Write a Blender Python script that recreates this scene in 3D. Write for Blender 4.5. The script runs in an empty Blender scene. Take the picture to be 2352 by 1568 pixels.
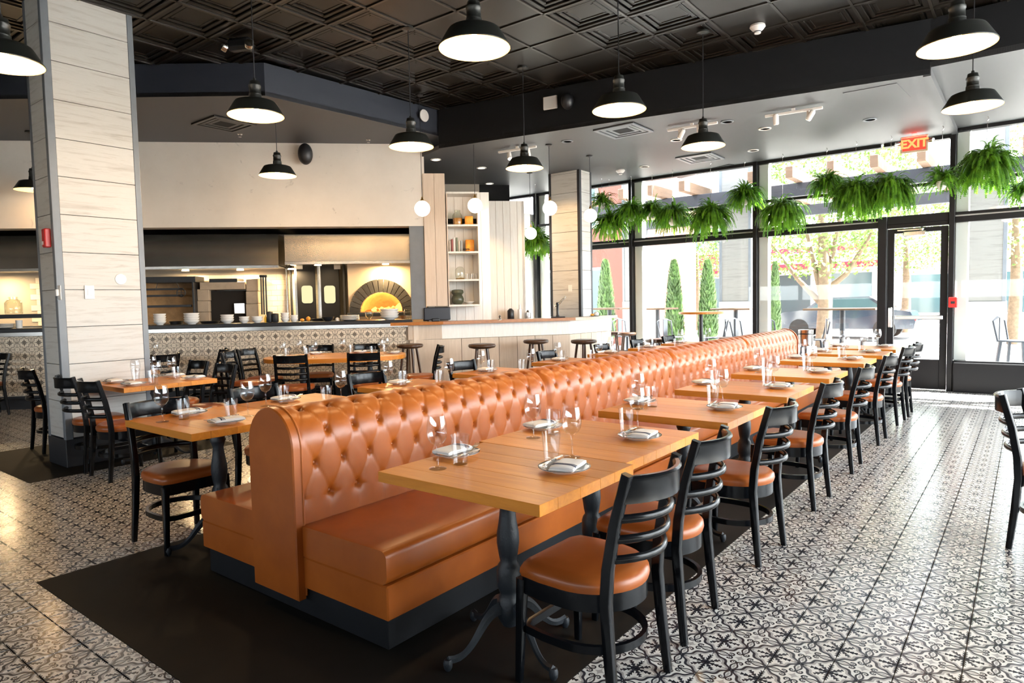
import bpy, math, random
from mathutils import Vector, Matrix
R = math.radians
random.seed(7)
scene = bpy.context.scene
COL = scene.collection

# ------------------------------------------------------------------ camera
FPX, YAW, PITCH, ROLL, CAMZ = 1529.32, R(37.859), R(3.381), R(-1.183), 1.4405
IW, IH = 2352.0, 1568.0
_d = Vector((-math.sin(YAW)*math.cos(PITCH), math.cos(YAW)*math.cos(PITCH), -math.sin(PITCH)))
_r = Vector((math.cos(YAW), math.sin(YAW), 0))
_u = _r.cross(_d)
_r2 = math.cos(ROLL)*_r + math.sin(ROLL)*_u
_u2 = -math.sin(ROLL)*_r + math.cos(ROLL)*_u
cam_data = bpy.data.cameras.new('camera')
cam_data.sensor_width = 36.0
cam_data.lens = FPX/IW*36.0
cam_data.clip_end = 300
cam = bpy.data.objects.new('camera', cam_data)
COL.objects.link(cam)
cam.matrix_world = Matrix(((_r2.x, _u2.x, -_d.x, 0), (_r2.y, _u2.y, -_d.y, 0), (_r2.z, _u2.z, -_d.z, CAMZ), (0, 0, 0, 1)))
scene.camera = cam
CAM = Vector((0, 0, CAMZ))

def ray(px, py):
    return _d + ((px-IW/2)/FPX)*_r2 - ((py-IH/2)/FPX)*_u2
def G(px, py, z=0.0):            # photo pixel to the point at height z
    v = ray(px, py); return CAM + v*((z-CAMZ)/v.z)
def onY(px, py, Y):
    v = ray(px, py); return CAM + v*(Y/v.y)
def onX(px, py, X):
    v = ray(px, py); return CAM + v*(X/v.x)
def onP(px, py, P, n):
    v = ray(px, py); return CAM + v*((P-CAM).dot(n)/v.dot(n))

# ------------------------------------------------------------------ daylight, sun, exposure
world = bpy.data.worlds.new('world'); scene.world = world
world.use_nodes = True
wn = world.node_tree.nodes; wl = world.node_tree.links
bg = wn['Background']
sky = wn.new('ShaderNodeTexSky'); sky.sky_type = 'HOSEK_WILKIE'
sky.sun_direction = Vector((0.55, 0.25, 0.75)).normalized(); sky.turbidity = 5.0; sky.ground_albedo = 0.5
hs = wn.new('ShaderNodeHueSaturation'); hs.inputs['Saturation'].default_value = 0.25
wl.new(sky.outputs[0], hs.inputs['Color']); wl.new(hs.outputs[0], bg.inputs[0])
bg.inputs[1].default_value = SKY_STRENGTH = 23.0
sun_d = bpy.data.lights.new('sun', 'SUN'); sun_d.energy = 48.0; sun_d.angle = R(1.0); sun_d.color = (1, .96, .9)
sun = bpy.data.objects.new('sun', sun_d); COL.objects.link(sun)
sun.rotation_euler = Vector((0.52, 0.36, 0.78)).to_track_quat('Z', 'Y').to_euler()

scene.view_settings.view_transform = 'Standard'
scene.view_settings.look = 'None'
scene.view_settings.gamma = 1.0
scene.view_settings.use_curve_mapping = False
scene.view_settings.exposure = 1.27
cy = scene.cycles
cy.max_bounces = 7; cy.diffuse_bounces = 4; cy.glossy_bounces = 3; cy.transmission_bounces = 3
cy.transparent_max_bounces = 24; cy.sample_clamp_indirect = 6.0; cy.caustics_reflective = False; cy.caustics_refractive = False
cy.use_denoising = True
cy.use_adaptive_sampling = True; cy.adaptive_threshold = .03

def portal(x, y, z, sx, sz, rot):
    l = bpy.data.lights.new('daylight_portal', 'AREA'); l.shape = 'RECTANGLE'; l.size = sx; l.size_y = sz
    l.cycles.is_portal = True
    o = bpy.data.objects.new('daylight_portal', l); COL.objects.link(o); o.location = (x, y, z); o.rotation_euler = rot
# light enters through the street front (y = 11.7), the side windows (x = 3.2) and a row of small rear windows added for fill (y = -3.6)
portal(-3.6, 11.85, 2.1, 6.6, 3.2, (R(-90), 0, 0))
portal(1.2, 11.85, 2.1, 3.8, 3.2, (R(-90), 0, 0))
portal(-3.15, -3.8, 1.575, 12.6, .55, (R(90), 0, 0))
portal(3.4, 6.95, 1.98, 3.3, 9.5, (0, R(90), 0))

# ------------------------------------------------------------------ object helpers
def tag(o, label=None, cat=None, group=None, kind=None):
    if label: o['label'] = label
    if cat: o['category'] = cat
    if group: o['group'] = group
    if kind: o['kind'] = kind
    return o
def thing(name, label, cat, loc=(0, 0, 0), rz=0.0, group=None, kind=None):
    o = bpy.data.objects.new(name, None); COL.objects.link(o)
    o.empty_display_size = .05
    o.location = loc; o.rotation_euler = (0, 0, rz)
    return tag(o, label, cat, group, kind)
def put(name, mesh, parent=None, loc=(0, 0, 0), rot=(0, 0, 0), scale=(1, 1, 1), label=None):
    o = bpy.data.objects.new(name, mesh); COL.objects.link(o)
    o.parent = parent; o.location = loc; o.rotation_euler = rot; o.scale = scale
    if label: o['label'] = label
    return o

class MB:
    def __init__(s): s.v = []; s.f = []; s.uv = {}
    def add(s, vs, fs, M=None):
        b = len(s.v)
        s.v += [tuple(M @ Vector(p)) for p in vs] if M is not None else [tuple(p) for p in vs]
        s.f += [tuple(i+b for i in f) for f in fs]
        return s
    def box(s, x0, y0, z0, x1, y1, z1, bev=0.0, M=None):
        if x0 > x1: x0, x1 = x1, x0
        if y0 > y1: y0, y1 = y1, y0
        if z0 > z1: z0, z1 = z1, z0
        if bev <= 0:
            vs = [(x, y, z) for z in (z0, z1) for y in (y0, y1) for x in (x0, x1)]
            fs = [(0, 2, 3, 1), (4, 5, 7, 6), (0, 1, 5, 4), (2, 6, 7, 3), (0, 4, 6, 2), (1, 3, 7, 5)]
            return s.add(vs, fs, M)
        b = min(bev, (x1-x0)*.49, (y1-y0)*.49, (z1-z0)*.49)
        vs = []; idx = {}
        for i, x in enumerate((x0, x1)):
            for j, y in enumerate((y0, y1)):
                for k, z in enumerate((z0, z1)):
                    ix = x+b if i == 0 else x-b; iy = y+b if j == 0 else y-b; iz = z+b if k == 0 else z-b
                    idx[(i, j, k, 0)] = len(vs); vs.append((x, iy, iz))
                    idx[(i, j, k, 1)] = len(vs); vs.append((ix, y, iz))
                    idx[(i, j, k, 2)] = len(vs); vs.append((ix, iy, z))
        fs = []
        I = lambda i, j, k, a: idx[(i, j, k, a)]
        for i in (0, 1):
            q = [I(i, 0, 0, 0), I(i, 1, 0, 0), I(i, 1, 1, 0), I(i, 0, 1, 0)]; fs.append(q if i else q[::-1])
        for j in (0, 1):
            q = [I(0, j, 0, 1), I(0, j, 1, 1), I(1, j, 1, 1), I(1, j, 0, 1)]; fs.append(q if j else q[::-1])
        for k in (0, 1):
            q = [I(0, 0, k, 2), I(1, 0, k, 2), I(1, 1, k, 2), I(0, 1, k, 2)]; fs.append(q if k else q[::-1])
        for j in (0, 1):
            for k in (0, 1):
                q = [I(0, j, k, 1), I(1, j, k, 1), I(1, j, k, 2), I(0, j, k, 2)]; fs.append(q if (j ^ k) else q[::-1])
        for i in (0, 1):
            for k in (0, 1):
                q = [I(i, 0, k, 0), I(i, 1, k, 0), I(i, 1, k, 2), I(i, 0, k, 2)]; fs.append(q[::-1] if (i ^ k) else q)
        for i in (0, 1):
            for j in (0, 1):
                q = [I(i, j, 0, 0), I(i, j, 1, 0), I(i, j, 1, 1), I(i, j, 0, 1)]; fs.append(q if (i ^ j) else q[::-1])
        for i in (0, 1):
            for j in (0, 1):
                for k in (0, 1):
                    q = [I(i, j, k, 0), I(i, j, k, 1), I(i, j, k, 2)]; fs.append(q if (i ^ j ^ k) else q[::-1])
        return s.add(vs, fs, M)
    def lathe(s, prof, seg=16, M=None, cap0=True, cap1=True):
        n = len(prof); vs = []; fs = []
        for r, z in prof:
            for k in range(seg):
                a = 2*math.pi*k/seg; vs.append((r*math.cos(a), r*math.sin(a), z))
        for i in range(n-1):
            for k in range(seg):
                k2 = (k+1) % seg; fs.append((i*seg+k, i*seg+k2, (i+1)*seg+k2, (i+1)*seg+k))
        if cap0 and prof[0][0] > 1e-6: fs.append(tuple(range(seg))[::-1])
        if cap1 and prof[-1][0] > 1e-6: fs.append(tuple((n-1)*seg+k for k in range(seg)))
        return s.add(vs, fs, M)
    def sweep(s, path, section, closed=False, M=None, up=Vector((0, 0, 1)), scales=None, cap=True):
        n = len(path); m = len(section); vs = []; fs = []
        P = [Vector(p) for p in path]
        psd = None
        for i in range(n):
            if closed: t = P[(i+1) % n]-P[i-1]
            else: t = P[min(i+1, n-1)]-P[max(i-1, 0)]
            t.normalize()
            if psd is None:
                sd = t.cross(up)
                if sd.length < .12: sd = t.cross(Vector((1, 0, 0)))
            else: sd = psd-t*psd.dot(t)
            sd.normalize(); psd = sd; uu = sd.cross(t)
            k = scales[i] if scales else 1.0
            for (a, b) in section: vs.append(P[i]+sd*(a*k)+uu*(b*k))
        for i in range(n if closed else n-1):
            i2 = (i+1) % n
            for j in range(m):
                j2 = (j+1) % m; fs.append((i*m+j, i*m+j2, i2*m+j2, i2*m+j))
        if not closed and cap:
            fs.append(tuple(range(m))[::-1]); fs.append(tuple((n-1)*m+j for j in range(m)))
        return s.add(vs, fs, M)
    def tube(s, path, r, seg=8, closed=False, M=None, scales=None):
        sec = [(r*math.cos(2*math.pi*k/seg), r*math.sin(2*math.pi*k/seg)) for k in range(seg)]
        return s.sweep(path, sec, closed, M, scales=scales)
    def prism(s, poly, z0, z1, M=None):
        n = len(poly)
        ar = sum(poly[i][0]*poly[(i+1) % n][1]-poly[(i+1) % n][0]*poly[i][1] for i in range(n))
        if ar < 0: poly = poly[::-1]
        vs = [(x, y, z0) for x, y in poly]+[(x, y, z1) for x, y in poly]
        fs = [tuple(range(n))[::-1], tuple(range(n, 2*n))]+[(i, (i+1) % n, n+(i+1) % n, n+i) for i in range(n)]
        return s.add(vs, fs, M)
    def sphere(s, c, r, seg=14, rings=8, sz=1.0):
        pr = [(max(1e-5, r*math.sin(math.pi*i/rings)), -r*sz*math.cos(math.pi*i/rings)) for i in range(rings+1)]
        return s.lathe(pr, seg, Matrix.Translation(c), False, False)
    def mesh(s, name, mat, smooth=None):
        me = bpy.data.meshes.new(name)
        me.from_pydata(s.v, [], s.f)
        if mat is not None: me.materials.append(mat)
        if smooth is not None:
            me.polygons.foreach_set('use_smooth', [True]*len(me.polygons))
            me.set_sharp_from_angle(angle=R(smooth))
        me.update()
        return me
    def obj(s, name, mat, parent=None, loc=(0, 0, 0), rot=(0, 0, 0), smooth=None, label=None):
        return put(name, s.mesh(name, mat, smooth), parent, loc, rot, label=label)
def T(x=0, y=0, z=0, rx=0, ry=0, rz=0):
    return Matrix.Translation((x, y, z)) @ Matrix.Rotation(rz, 4, 'Z') @ Matrix.Rotation(ry, 4, 'Y') @ Matrix.Rotation(rx, 4, 'X')
def struct(name, mb, mat, parent=None, smooth=None, label=None):
    o = mb.obj(name, mat, parent, smooth=smooth)
    if parent is None: o['kind'] = 'structure'
    if label: o['label'] = label
    return o
ORD = ['first', 'second', 'third', 'fourth', 'fifth', 'sixth', 'seventh', 'eighth', 'ninth', 'tenth', 'eleventh', 'twelfth', 'thirteenth']
# ------------------------------------------------------------------ materials
class X:                                    # tiny expression builder over Math nodes
    nt = None
    def __init__(s, sock): s.s = sock
    @staticmethod
    def op(kind, *a):
        n = X.nt.nodes.new('ShaderNodeMath'); n.operation = kind
        for i, v in enumerate(a):
            if isinstance(v, X): X.nt.links.new(v.s, n.inputs[i])
            else: n.inputs[i].default_value = v
        return X(n.outputs[0])
    def __add__(s, o): return X.op('ADD', s, o)
    __radd__ = __add__
    def __sub__(s, o): return X.op('SUBTRACT', s, o)
    def __rsub__(s, o): return X.op('SUBTRACT', o, s)
    def __mul__(s, o): return X.op('MULTIPLY', s, o)
    __rmul__ = __mul__
    def __truediv__(s, o): return X.op('DIVIDE', s, o)
    def __pow__(s, o): return X.op('POWER', s, o)
    def abs(s): return X.op('ABSOLUTE', s)
    def lt(s, o): return X.op('LESS_THAN', s, o)
    def gt(s, o): return X.op('GREATER_THAN', s, o)
    def soft(s, edge, w):                    # 1 below edge, 0 above, smooth over w
        n = X.nt.nodes.new('ShaderNodeMapRange'); n.interpolation_type = 'SMOOTHSTEP'
        X.nt.links.new(s.s, n.inputs[0]); n.inputs[1].default_value = edge-w; n.inputs[2].default_value = edge+w
        n.inputs[3].default_value = 1; n.inputs[4].default_value = 0
        return X(n.outputs[0])
def xmin(a, b): return X.op('MINIMUM', a, b)
def xmax(a, b): return X.op('MAXIMUM', a, b)
def xsqrt(a): return X.op('SQRT', a)
def lerp(nt, fac, c1, c2):
    n = nt.nodes.new('ShaderNodeMix'); n.data_type = 'RGBA'
    nt.links.new(fac.s if isinstance(fac, X) else fac, n.inputs[0])
    for v, k in ((c1, 6), (c2, 7)):
        if isinstance(v, tuple): n.inputs[k].default_value = (*v, 1)
        else: nt.links.new(v, n.inputs[k])
    return n.outputs[2]
def base(name):
    m = bpy.data.materials.new(name); m.use_nodes = True
    return m, m.node_tree, m.node_tree.nodes['Principled BSDF']
def coords(nt, kind='Object', scale=(1, 1, 1), rot=(0, 0, 0)):
    tc = nt.nodes.new('ShaderNodeTexCoord'); mp = nt.nodes.new('ShaderNodeMapping')
    mp.inputs['Scale'].default_value = scale; mp.inputs['Rotation'].default_value = rot
    nt.links.new(tc.outputs[kind], mp.inputs[0]); return mp.outputs[0]
def noise(nt, vec, scale, detail=3, rough=.5, dist=0):
    n = nt.nodes.new('ShaderNodeTexNoise'); n.inputs['Scale'].default_value = scale
    n.inputs['Detail'].default_value = detail; n.inputs['Roughness'].default_value = rough; n.inputs['Distortion'].default_value = dist
    nt.links.new(vec, n.inputs['Vector']); return n.outputs['Fac']
def ramp(nt, fac, stops):
    n = nt.nodes.new('ShaderNodeValToRGB'); nt.links.new(fac, n.inputs[0])
    e = n.color_ramp.elements
    while len(e) < len(stops): e.new(.5)
    for el, (p, c) in zip(e, stops): el.position = p; el.color = (*c, 1)
    return n.outputs[0]
def bump(nt, bsdf, h, strength, dist=.01):
    b = nt.nodes.new('ShaderNodeBump'); b.inputs['Strength'].default_value = strength; b.inputs['Distance'].default_value = dist
    nt.links.new(h, b.inputs['Height']); nt.links.new(b.outputs[0], bsdf.inputs['Normal'])
def mat(name, col, rough=.5, metal=0., var=0., vscale=8., stretch=(1, 1, 1), bmp=0., bscale=60., coat=0., spec=.5, aniso=0., emit=None, estr=0., col2=None, objvar=0.):
    m, nt, b = base(name)
    b.inputs['Base Color'].default_value = (*col, 1)
    b.inputs['Roughness'].default_value = rough; b.inputs['Metallic'].default_value = metal
    b.inputs['Specular IOR Level'].default_value = spec; b.inputs['Coat Weight'].default_value = coat
    b.inputs['Coat Roughness'].default_value = .08
    if aniso: b.inputs['Anisotropic'].default_value = aniso
    if emit: b.inputs['Emission Color'].default_value = (*emit, 1); b.inputs['Emission Strength'].default_value = estr
    out = None
    if var > 0 or col2:
        v = coords(nt, 'Object', stretch)
        c2 = col2 or tuple(max(0, c*(1-var)) for c in col)
        out = ramp(nt, noise(nt, v, vscale, 5, .6), [(.3, c2), (.7, col)])
        nt.links.new(out, b.inputs['Base Color'])
    if objvar:
        oi = nt.nodes.new('ShaderNodeObjectInfo'); h = nt.nodes.new('ShaderNodeHueSaturation')
        mr = nt.nodes.new('ShaderNodeMapRange'); nt.links.new(oi.outputs['Random'], mr.inputs[0])
        mr.inputs[3].default_value = 1-objvar; mr.inputs[4].default_value = 1+objvar
        nt.links.new(mr.outputs[0], h.inputs['Value'])
        if out is not None: nt.links.new(out, h.inputs['Color'])
        else: h.inputs['Color'].default_value = (*col, 1)
        nt.links.new(h.outputs[0], b.inputs['Base Color'])
    if bmp > 0:
        bump(nt, b, noise(nt, coords(nt, 'Object', stretch), bscale, 4), bmp)
    return m
M = {}
M['black_lacquer'] = mat('black_lacquer', (.0034, .0041, .0054), .20, spec=.26)
M['dark_iron'] = mat('dark_iron', (.014, .018, .023), .5, bmp=.15, bscale=90)
M['black_metal'] = mat('black_metal', (.012, .013, .016), .4)
M['frame_black'] = mat('frame_black', (.007, .007, .0085), .45, spec=.25)
M['plinth'] = mat('plinth_black', (.011, .012, .015), .42, var=.4, vscale=5)
M['dark_floor'] = mat('dark_floor', (.014, .0125, .0105), .62, spec=.12, var=.35, vscale=2.5, bmp=.05, bscale=12)
M['beam'] = mat('beam_paint', (.005, .006, .008), .7, spec=.25)
M['soffit_blue'] = mat('soffit_blue', (.016, .021, .034), .6)
M['ceiling_grey'] = mat('ceiling_grey', (.060, .062, .067), .5)
M['ceiling_tile'] = mat('ceiling_tile_dark', (.008, .0064, .0048), .38, spec=.3)
M['ceiling_grid'] = mat('ceiling_grid_dark', (.018, .015, .0115), .36)
M['steel'] = mat('brushed_steel', (.50, .46, .40), .27, metal=1, var=.10, vscale=1.2, stretch=(3, 3, .2), aniso=.5)
M['steel_plain'] = mat('steel_plain', (.66, .65, .63), .22, metal=1)
M['grey_steel'] = mat('grey_steel_trim', (.17, .19, .215), .42, var=.15, vscale=6)
M['dark_wall'] = mat('dark_wall_paint', (.30, .28, .25), .7)
M['dark_trim'] = mat('dark_trim', (.016, .018, .023), .5)
M['white_paint'] = mat('white_paint', (.78, .77, .74), .45)
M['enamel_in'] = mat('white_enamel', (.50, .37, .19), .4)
M['shade_out'] = mat('shade_dark_green_black', (.012, .014, .013), .38)
M['china'] = mat('white_china', (.80, .79, .77), .12, coat=.4)
M['navy'] = mat('navy_rim', (.012, .016, .035), .25)
M['plastic_white'] = mat('white_plastic', (.74, .73, .71), .4)
M['red'] = mat('red_plastic', (.55, .015, .012), .35)
M['wood_stool'] = mat('walnut', (.075, .032, .014), .32, var=.5, vscale=6, stretch=(8, 1, 1))
M['brass'] = mat('brass', (.60, .36, .10), .3, metal=1)
M['terracotta'] = mat('terracotta', (.45, .22, .10), .6)
M['book_a'] = mat('book_cream', (.62, .55, .45), .7, objvar=.35)
M['orange'] = mat('orange_print', (.85, .22, .03), .5, col2=(.9, .5, .06), vscale=14)
M['amber'] = mat('amber_preserve', (.70, .26, .02), .25)
M['stucco_oven'] = mat('oven_plaster', (.66, .52, .38), .75, var=.12, vscale=3)
M['soot'] = mat('soot', (.012, .009, .007), .9)
M['firebrick'] = mat('firebrick', (.42, .26, .13), .8, var=.4, vscale=8)
M['limestone'] = mat('limestone_block', (.48, .38, .28), .7, var=.2, vscale=7)
M['terra_brick'] = mat('street_brick', (.20, .065, .045), .8, var=.3, vscale=20)
M['patio_metal'] = mat('patio_metal', (.030, .036, .048), .45)
M['concrete'] = mat('concrete', (.42, .42, .41), .8, var=.15, vscale=3)
M['asphalt'] = mat('asphalt', (.30, .29, .28), .9, var=.2, vscale=6)
M['pergola_dark'] = mat('pergola_steel', (.035, .038, .05), .5)
M['pergola_wood'] = mat('pergola_timber', (.22, .13, .08), .7, var=.3, vscale=3, stretch=(1, 1, 8))
M['awning'] = mat('awning_red', (.42, .02, .045), .7)
M['building'] = mat('street_stucco', (.55, .50, .45), .8, var=.1, vscale=2)
M['shop_glass'] = mat('shop_glass', (.05, .09, .10), .1)
M['bark'] = mat('bark', (.20, .14, .09), .9, var=.4, vscale=12)
M['car'] = mat('car_paint', (.02, .03, .05), .15, coat=1)
M['tyre'] = mat('tyre', (.015, .015, .015), .8)
M['soil'] = mat('soil', (.05, .035, .025), .95)

def emitm(name, col, s):
    m = bpy.data.materials.new(name); m.use_nodes = True; nt = m.node_tree; nt.nodes.clear()
    o = nt.nodes.new('ShaderNodeOutputMaterial'); e = nt.nodes.new('ShaderNodeEmission')
    e.inputs[0].default_value = (*col, 1); e.inputs[1].default_value = s; nt.links.new(e.outputs[0], o.inputs[0]); return m
M['bulb'] = emitm('lamp_bulb', (1, .55, .18), 30)
M['globe'] = emitm('opal_globe_lit', (1, .90, .76), 3.0)
M['downlight'] = emitm('downlight_lit', (1, .86, .66), 3)
M['exit_face'] = emitm('exit_letters_lit', (1, .30, .09), .95)
M['fire'] = emitm('oven_fire', (1, .36, .05), 2.6)
M['kitchen_lamp'] = emitm('hood_lamp_lit', (1, .72, .38), 14)

def leaf(name, c1, c2, tr):
    m, nt, b = base(name)
    oi = nt.nodes.new('ShaderNodeObjectInfo'); v = coords(nt, 'Object')
    c = ramp(nt, noise(nt, v, 9, 3), [(.3, c1), (.72, c2)]); nt.links.new(c, b.inputs['Base Color'])
    b.inputs['Roughness'].default_value = .5
    t = nt.nodes.new('ShaderNodeBsdfTranslucent'); nt.links.new(c, t.inputs[0])
    mx = nt.nodes.new('ShaderNodeMixShader'); mx.inputs[0].default_value = tr
    out = nt.nodes['Material Output']
    nt.links.new(b.outputs[0], mx.inputs[1]); nt.links.new(t.outputs[0], mx.inputs[2]); nt.links.new(mx.outputs[0], out.inputs[0]); return m
M['fern'] = leaf('fern_green', (.022, .10, .006), (.17, .37, .020), .5)
M['conifer'] = leaf('conifer_green', (.05, .11, .03), (.14, .24, .07), .2)
M['tree_leaf'] = leaf('street_tree_leaf', (.06, .12, .02), (.18, .26, .06), .5)

def glass(name, tint, gl, ior=1.45, dens=1.0):
    m = bpy.data.materials.new(name); m.use_nodes = True; nt = m.node_tree; nt.nodes.clear()
    o = nt.nodes.new('ShaderNodeOutputMaterial'); t = nt.nodes.new('ShaderNodeBsdfTransparent'); t.inputs[0].default_value = (*tint, 1)
    g = nt.nodes.new('ShaderNodeBsdfGlossy'); g.inputs['Roughness'].default_value = .02
    f = nt.nodes.new('ShaderNodeLayerWeight'); f.inputs[0].default_value = .5
    pw = nt.nodes.new('ShaderNodeMath'); pw.operation = 'POWER'; pw.inputs[1].default_value = ior; nt.links.new(f.outputs['Facing'], pw.inputs[0])
    mu = nt.nodes.new('ShaderNodeMath'); mu.operation = 'MULTIPLY_ADD'; mu.inputs[1].default_value = dens; mu.inputs[2].default_value = gl; mu.use_clamp = True
    nt.links.new(pw.outputs[0], mu.inputs[0])
    mx = nt.nodes.new('ShaderNodeMixShader'); nt.links.new(mu.outputs[0], mx.inputs[0]); nt.links.new(t.outputs[0], mx.inputs[1]); nt.links.new(g.outputs[0], mx.inputs[2])
    nt.links.new(mx.outputs[0], o.inputs[0]); return m
M['glass'] = glass('table_glass', (.975, .98, .985), .06, 4.0, .42)
M['pane'] = glass('window_pane', (.95, .97, .97), .03, 4.0, .7)
M['jar'] = glass('jar_glass', (.93, .94, .90), .06, 2.6, .7)

# patterned cement tile: star flower on every tile corner, lobed frame round it, scrolls round the tile centre
def tile_material(name, white, dark, grey, rough, warm=0., round_frame=False, mottle=.05):
    m, nt, b = base(name); X.nt = nt
    uv = nt.nodes.new('ShaderNodeUVMap'); uv.uv_map = 'UVMap'
    sp = nt.nodes.new('ShaderNodeSeparateXYZ'); nt.links.new(uv.outputs[0], sp.inputs[0])
    u, v = X(sp.outputs[0]), X(sp.outputs[1])
    x = .5-(u-.5).abs(); y = .5-(v-.5).abs()
    a = xmax(x, y); c = xmin(x, y)
    r2 = x*x+y*y+1e-5; r = xsqrt(r2)
    c4 = 1-8*(x*x*y*y)/(r2*r2); c8 = 2*c4*c4-1
    c2p = ((c4+1)*.5)                                   # cos^2(2 theta)
    w = .006; k_ = .66 if round_frame else 1.
    Rf = (.385+c8*.022+c2p*c2p*c2p*.062) if not round_frame else (.385+c8*.035+c2p*c2p*c2p*.03)
    line = (r-Rf).abs().soft(.028*k_, w)
    band = (Rf-.048-r).abs().soft(.030, w)
    def petal(p, q, L, k):
        if k: wd = .014+.042*X.op('FRACT', p*(1/.082))
        else: wd = .006+.030*X.op('SINE', X.op('MINIMUM', p*(3.1416/L), 3.14))
        return (q.abs()-wd).soft(0, w*.7)*((L-p).gt(0))
    if not round_frame:
        fl = xmax(petal(a, c, .315, True), petal((a+c)*.7071, (a-c)*.7071, .30, True))
    else:
        fl = xmax(petal(a, c, .25, False), petal((a+c)*.7071, (a-c)*.7071, .20, False)*(r.gt(.075)))
    fl = xmax(fl, r.soft(.045, w))
    Xc = .5-x; Yc = .5-y
    A = xmax(Xc, Yc); B = xmin(Xc, Yc)
    outside = (Rf+.015-r).lt(0)
    d1 = xsqrt((A-.185)*(A-.185)+(B-.062)*(B-.062))
    ring = (d1-.050).abs().soft(.018*k_, w*.8)*((A-.20-B*.4).lt(0))
    dot = d1.soft(.018*k_, w)
    t = (A-.20)/.28
    lw = .062*X.op('SINE', X.op('MINIMUM', X.op('MAXIMUM', t, 0.), 1.)*3.1416)
    leafl = (B-lw).abs().soft(.018*k_, w*.8)*(A.gt(.2))*(A.lt(.485))
    vein = (B-lw*.35).soft(0, w)*(A.gt(.25))*(A.lt(.40))
    star = (xsqrt(Xc.abs())+xsqrt(Yc.abs())).soft(.385, .02)
    darkm = xmax(xmax(line, fl), xmax(ring, xmax(dot, leafl))*outside)
    greym = xmax(band, xmax(star, vein)*outside)
    col = lerp(nt, greym, white, grey); col = lerp(nt, darkm, col, dark)
    # worn, slightly mottled pigment
    geo = nt.nodes.new('ShaderNodeNewGeometry')
    n = noise(nt, geo.outputs['Position'], 2.2, 4)
    mm = ramp(nt, n, [(.3, (1-mottle*2.4,)*3), (.75, (1+mottle, 1+mottle*.9, 1+mottle*.8))])
    mx = nt.nodes.new('ShaderNodeMix'); mx.data_type = 'RGBA'; mx.blend_type = 'MULTIPLY'; mx.inputs[0].default_value = 1
    nt.links.new(col, mx.inputs[6]); nt.links.new(mm, mx.inputs[7]); nt.links.new(mx.outputs[2], b.inputs['Base Color'])
    b.inputs['Specular IOR Level'].default_value = .6
    n2 = noise(nt, geo.outputs['Position'], 5.0, 2)
    rr = nt.nodes.new('ShaderNodeMapRange'); nt.links.new(n2, rr.inputs[0]); rr.inputs[3].default_value = rough*.75; rr.inputs[4].default_value = rough*1.35
    nt.links.new(rr.outputs[0], b.inputs['Roughness'])
    return m
M['floor_tile'] = tile_material('floor_cement_tile', (.66, .64, .60), (.026, .027, .035), (.34, .325, .31), .20)
M['wall_tile'] = tile_material('counter_cement_tile', (.70, .62, .50), (.055, .040, .028), (.54, .475, .385), .4, round_frame=True, mottle=.03)

# tan leather
def leather(name, c1, c2, rough):
    m, nt, b = base(name); v = coords(nt, 'Object')
    c = ramp(nt, noise(nt, v, 3.5, 4, .6), [(.28, c2), (.72, c1)]); nt.links.new(c, b.inputs['Base Color'])
    b.inputs['Roughness'].default_value = rough; b.inputs['Specular IOR Level'].default_value = .42
    b.inputs['Coat Weight'].default_value = .04; b.inputs['Coat Roughness'].default_value = .25
    vo = nt.nodes.new('ShaderNodeTexVoronoi'); vo.inputs['Scale'].default_value = 330; nt.links.new(v, vo.inputs['Vector'])
    bump(nt, b, vo.outputs['Distance'], .12, .0008); return m
M['leather'] = leather('tan_leather', (.42, .108, .014), (.31, .072, .008), .34)
M['leather_seat'] = leather('tan_chair_vinyl', (.37, .098, .018), (.29, .07, .012), .34)

# oiled oak planks, each plank object gets its own tone
def oak(name, c1, c2, rough=.3, grain='X', val=.16):
    m, nt, b = base(name)
    tc = nt.nodes.new('ShaderNodeTexCoord'); oi = nt.nodes.new('ShaderNodeObjectInfo')
    ad = nt.nodes.new('ShaderNodeVectorMath'); ad.operation = 'ADD'; nt.links.new(tc.outputs['Object'], ad.inputs[0])
    sc = nt.nodes.new('ShaderNodeVectorMath'); sc.operation = 'SCALE'; sc.inputs['Scale'].default_value = 7
    nt.links.new(oi.outputs['Location'], sc.inputs[0]); nt.links.new(sc.outputs[0], ad.inputs[1])
    mp = nt.nodes.new('ShaderNodeMapping'); mp.inputs['Scale'].default_value = {'X': (1.2, 14, 14), 'Y': (14, 1.2, 14), 'Z': (14, 14, 1.2)}[grain]
    nt.links.new(ad.outputs[0], mp.inputs[0])
    f = noise(nt, mp.outputs[0], 2.2, 6, .65, .6)
    c = ramp(nt, f, [(.25, c2), (.5, tuple((p+q)/2 for p, q in zip(c1, c2))), (.72, c1)])
    h = nt.nodes.new('ShaderNodeHueSaturation'); mr = nt.nodes.new('ShaderNodeMapRange')
    nt.links.new(oi.outputs['Random'], mr.inputs[0]); mr.inputs[3].default_value = 1-val; mr.inputs[4].default_value = 1+val
    nt.links.new(mr.outputs[0], h.inputs['Value']); nt.links.new(c, h.inputs['Color']); nt.links.new(h.outputs[0], b.inputs['Base Color'])
    b.inputs['Roughness'].default_value = rough; b.inputs['Specular IOR Level'].default_value = .38; bump(nt, b, f, .05, .004); return m
M['oak'] = oak('oak_top', (.68, .262, .030), (.52, .170, .013), .33)
M['oak_y'] = oak('oak_top_long', (.68, .262, .030), (.52, .170, .013), .33, 'Y')
M['bar_oak'] = oak('bar_oak', (.44, .17, .04), (.30, .10, .02), .3, 'Y', .05)
M['bar_pale'] = oak('bar_pale_boards', (.62, .52, .42), (.50, .40, .31), .6, 'Z', .07)
M['whitewash'] = oak('whitewashed_boards', (.84, .82, .78), (.72, .69, .64), .6, 'Z', .05)
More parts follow.
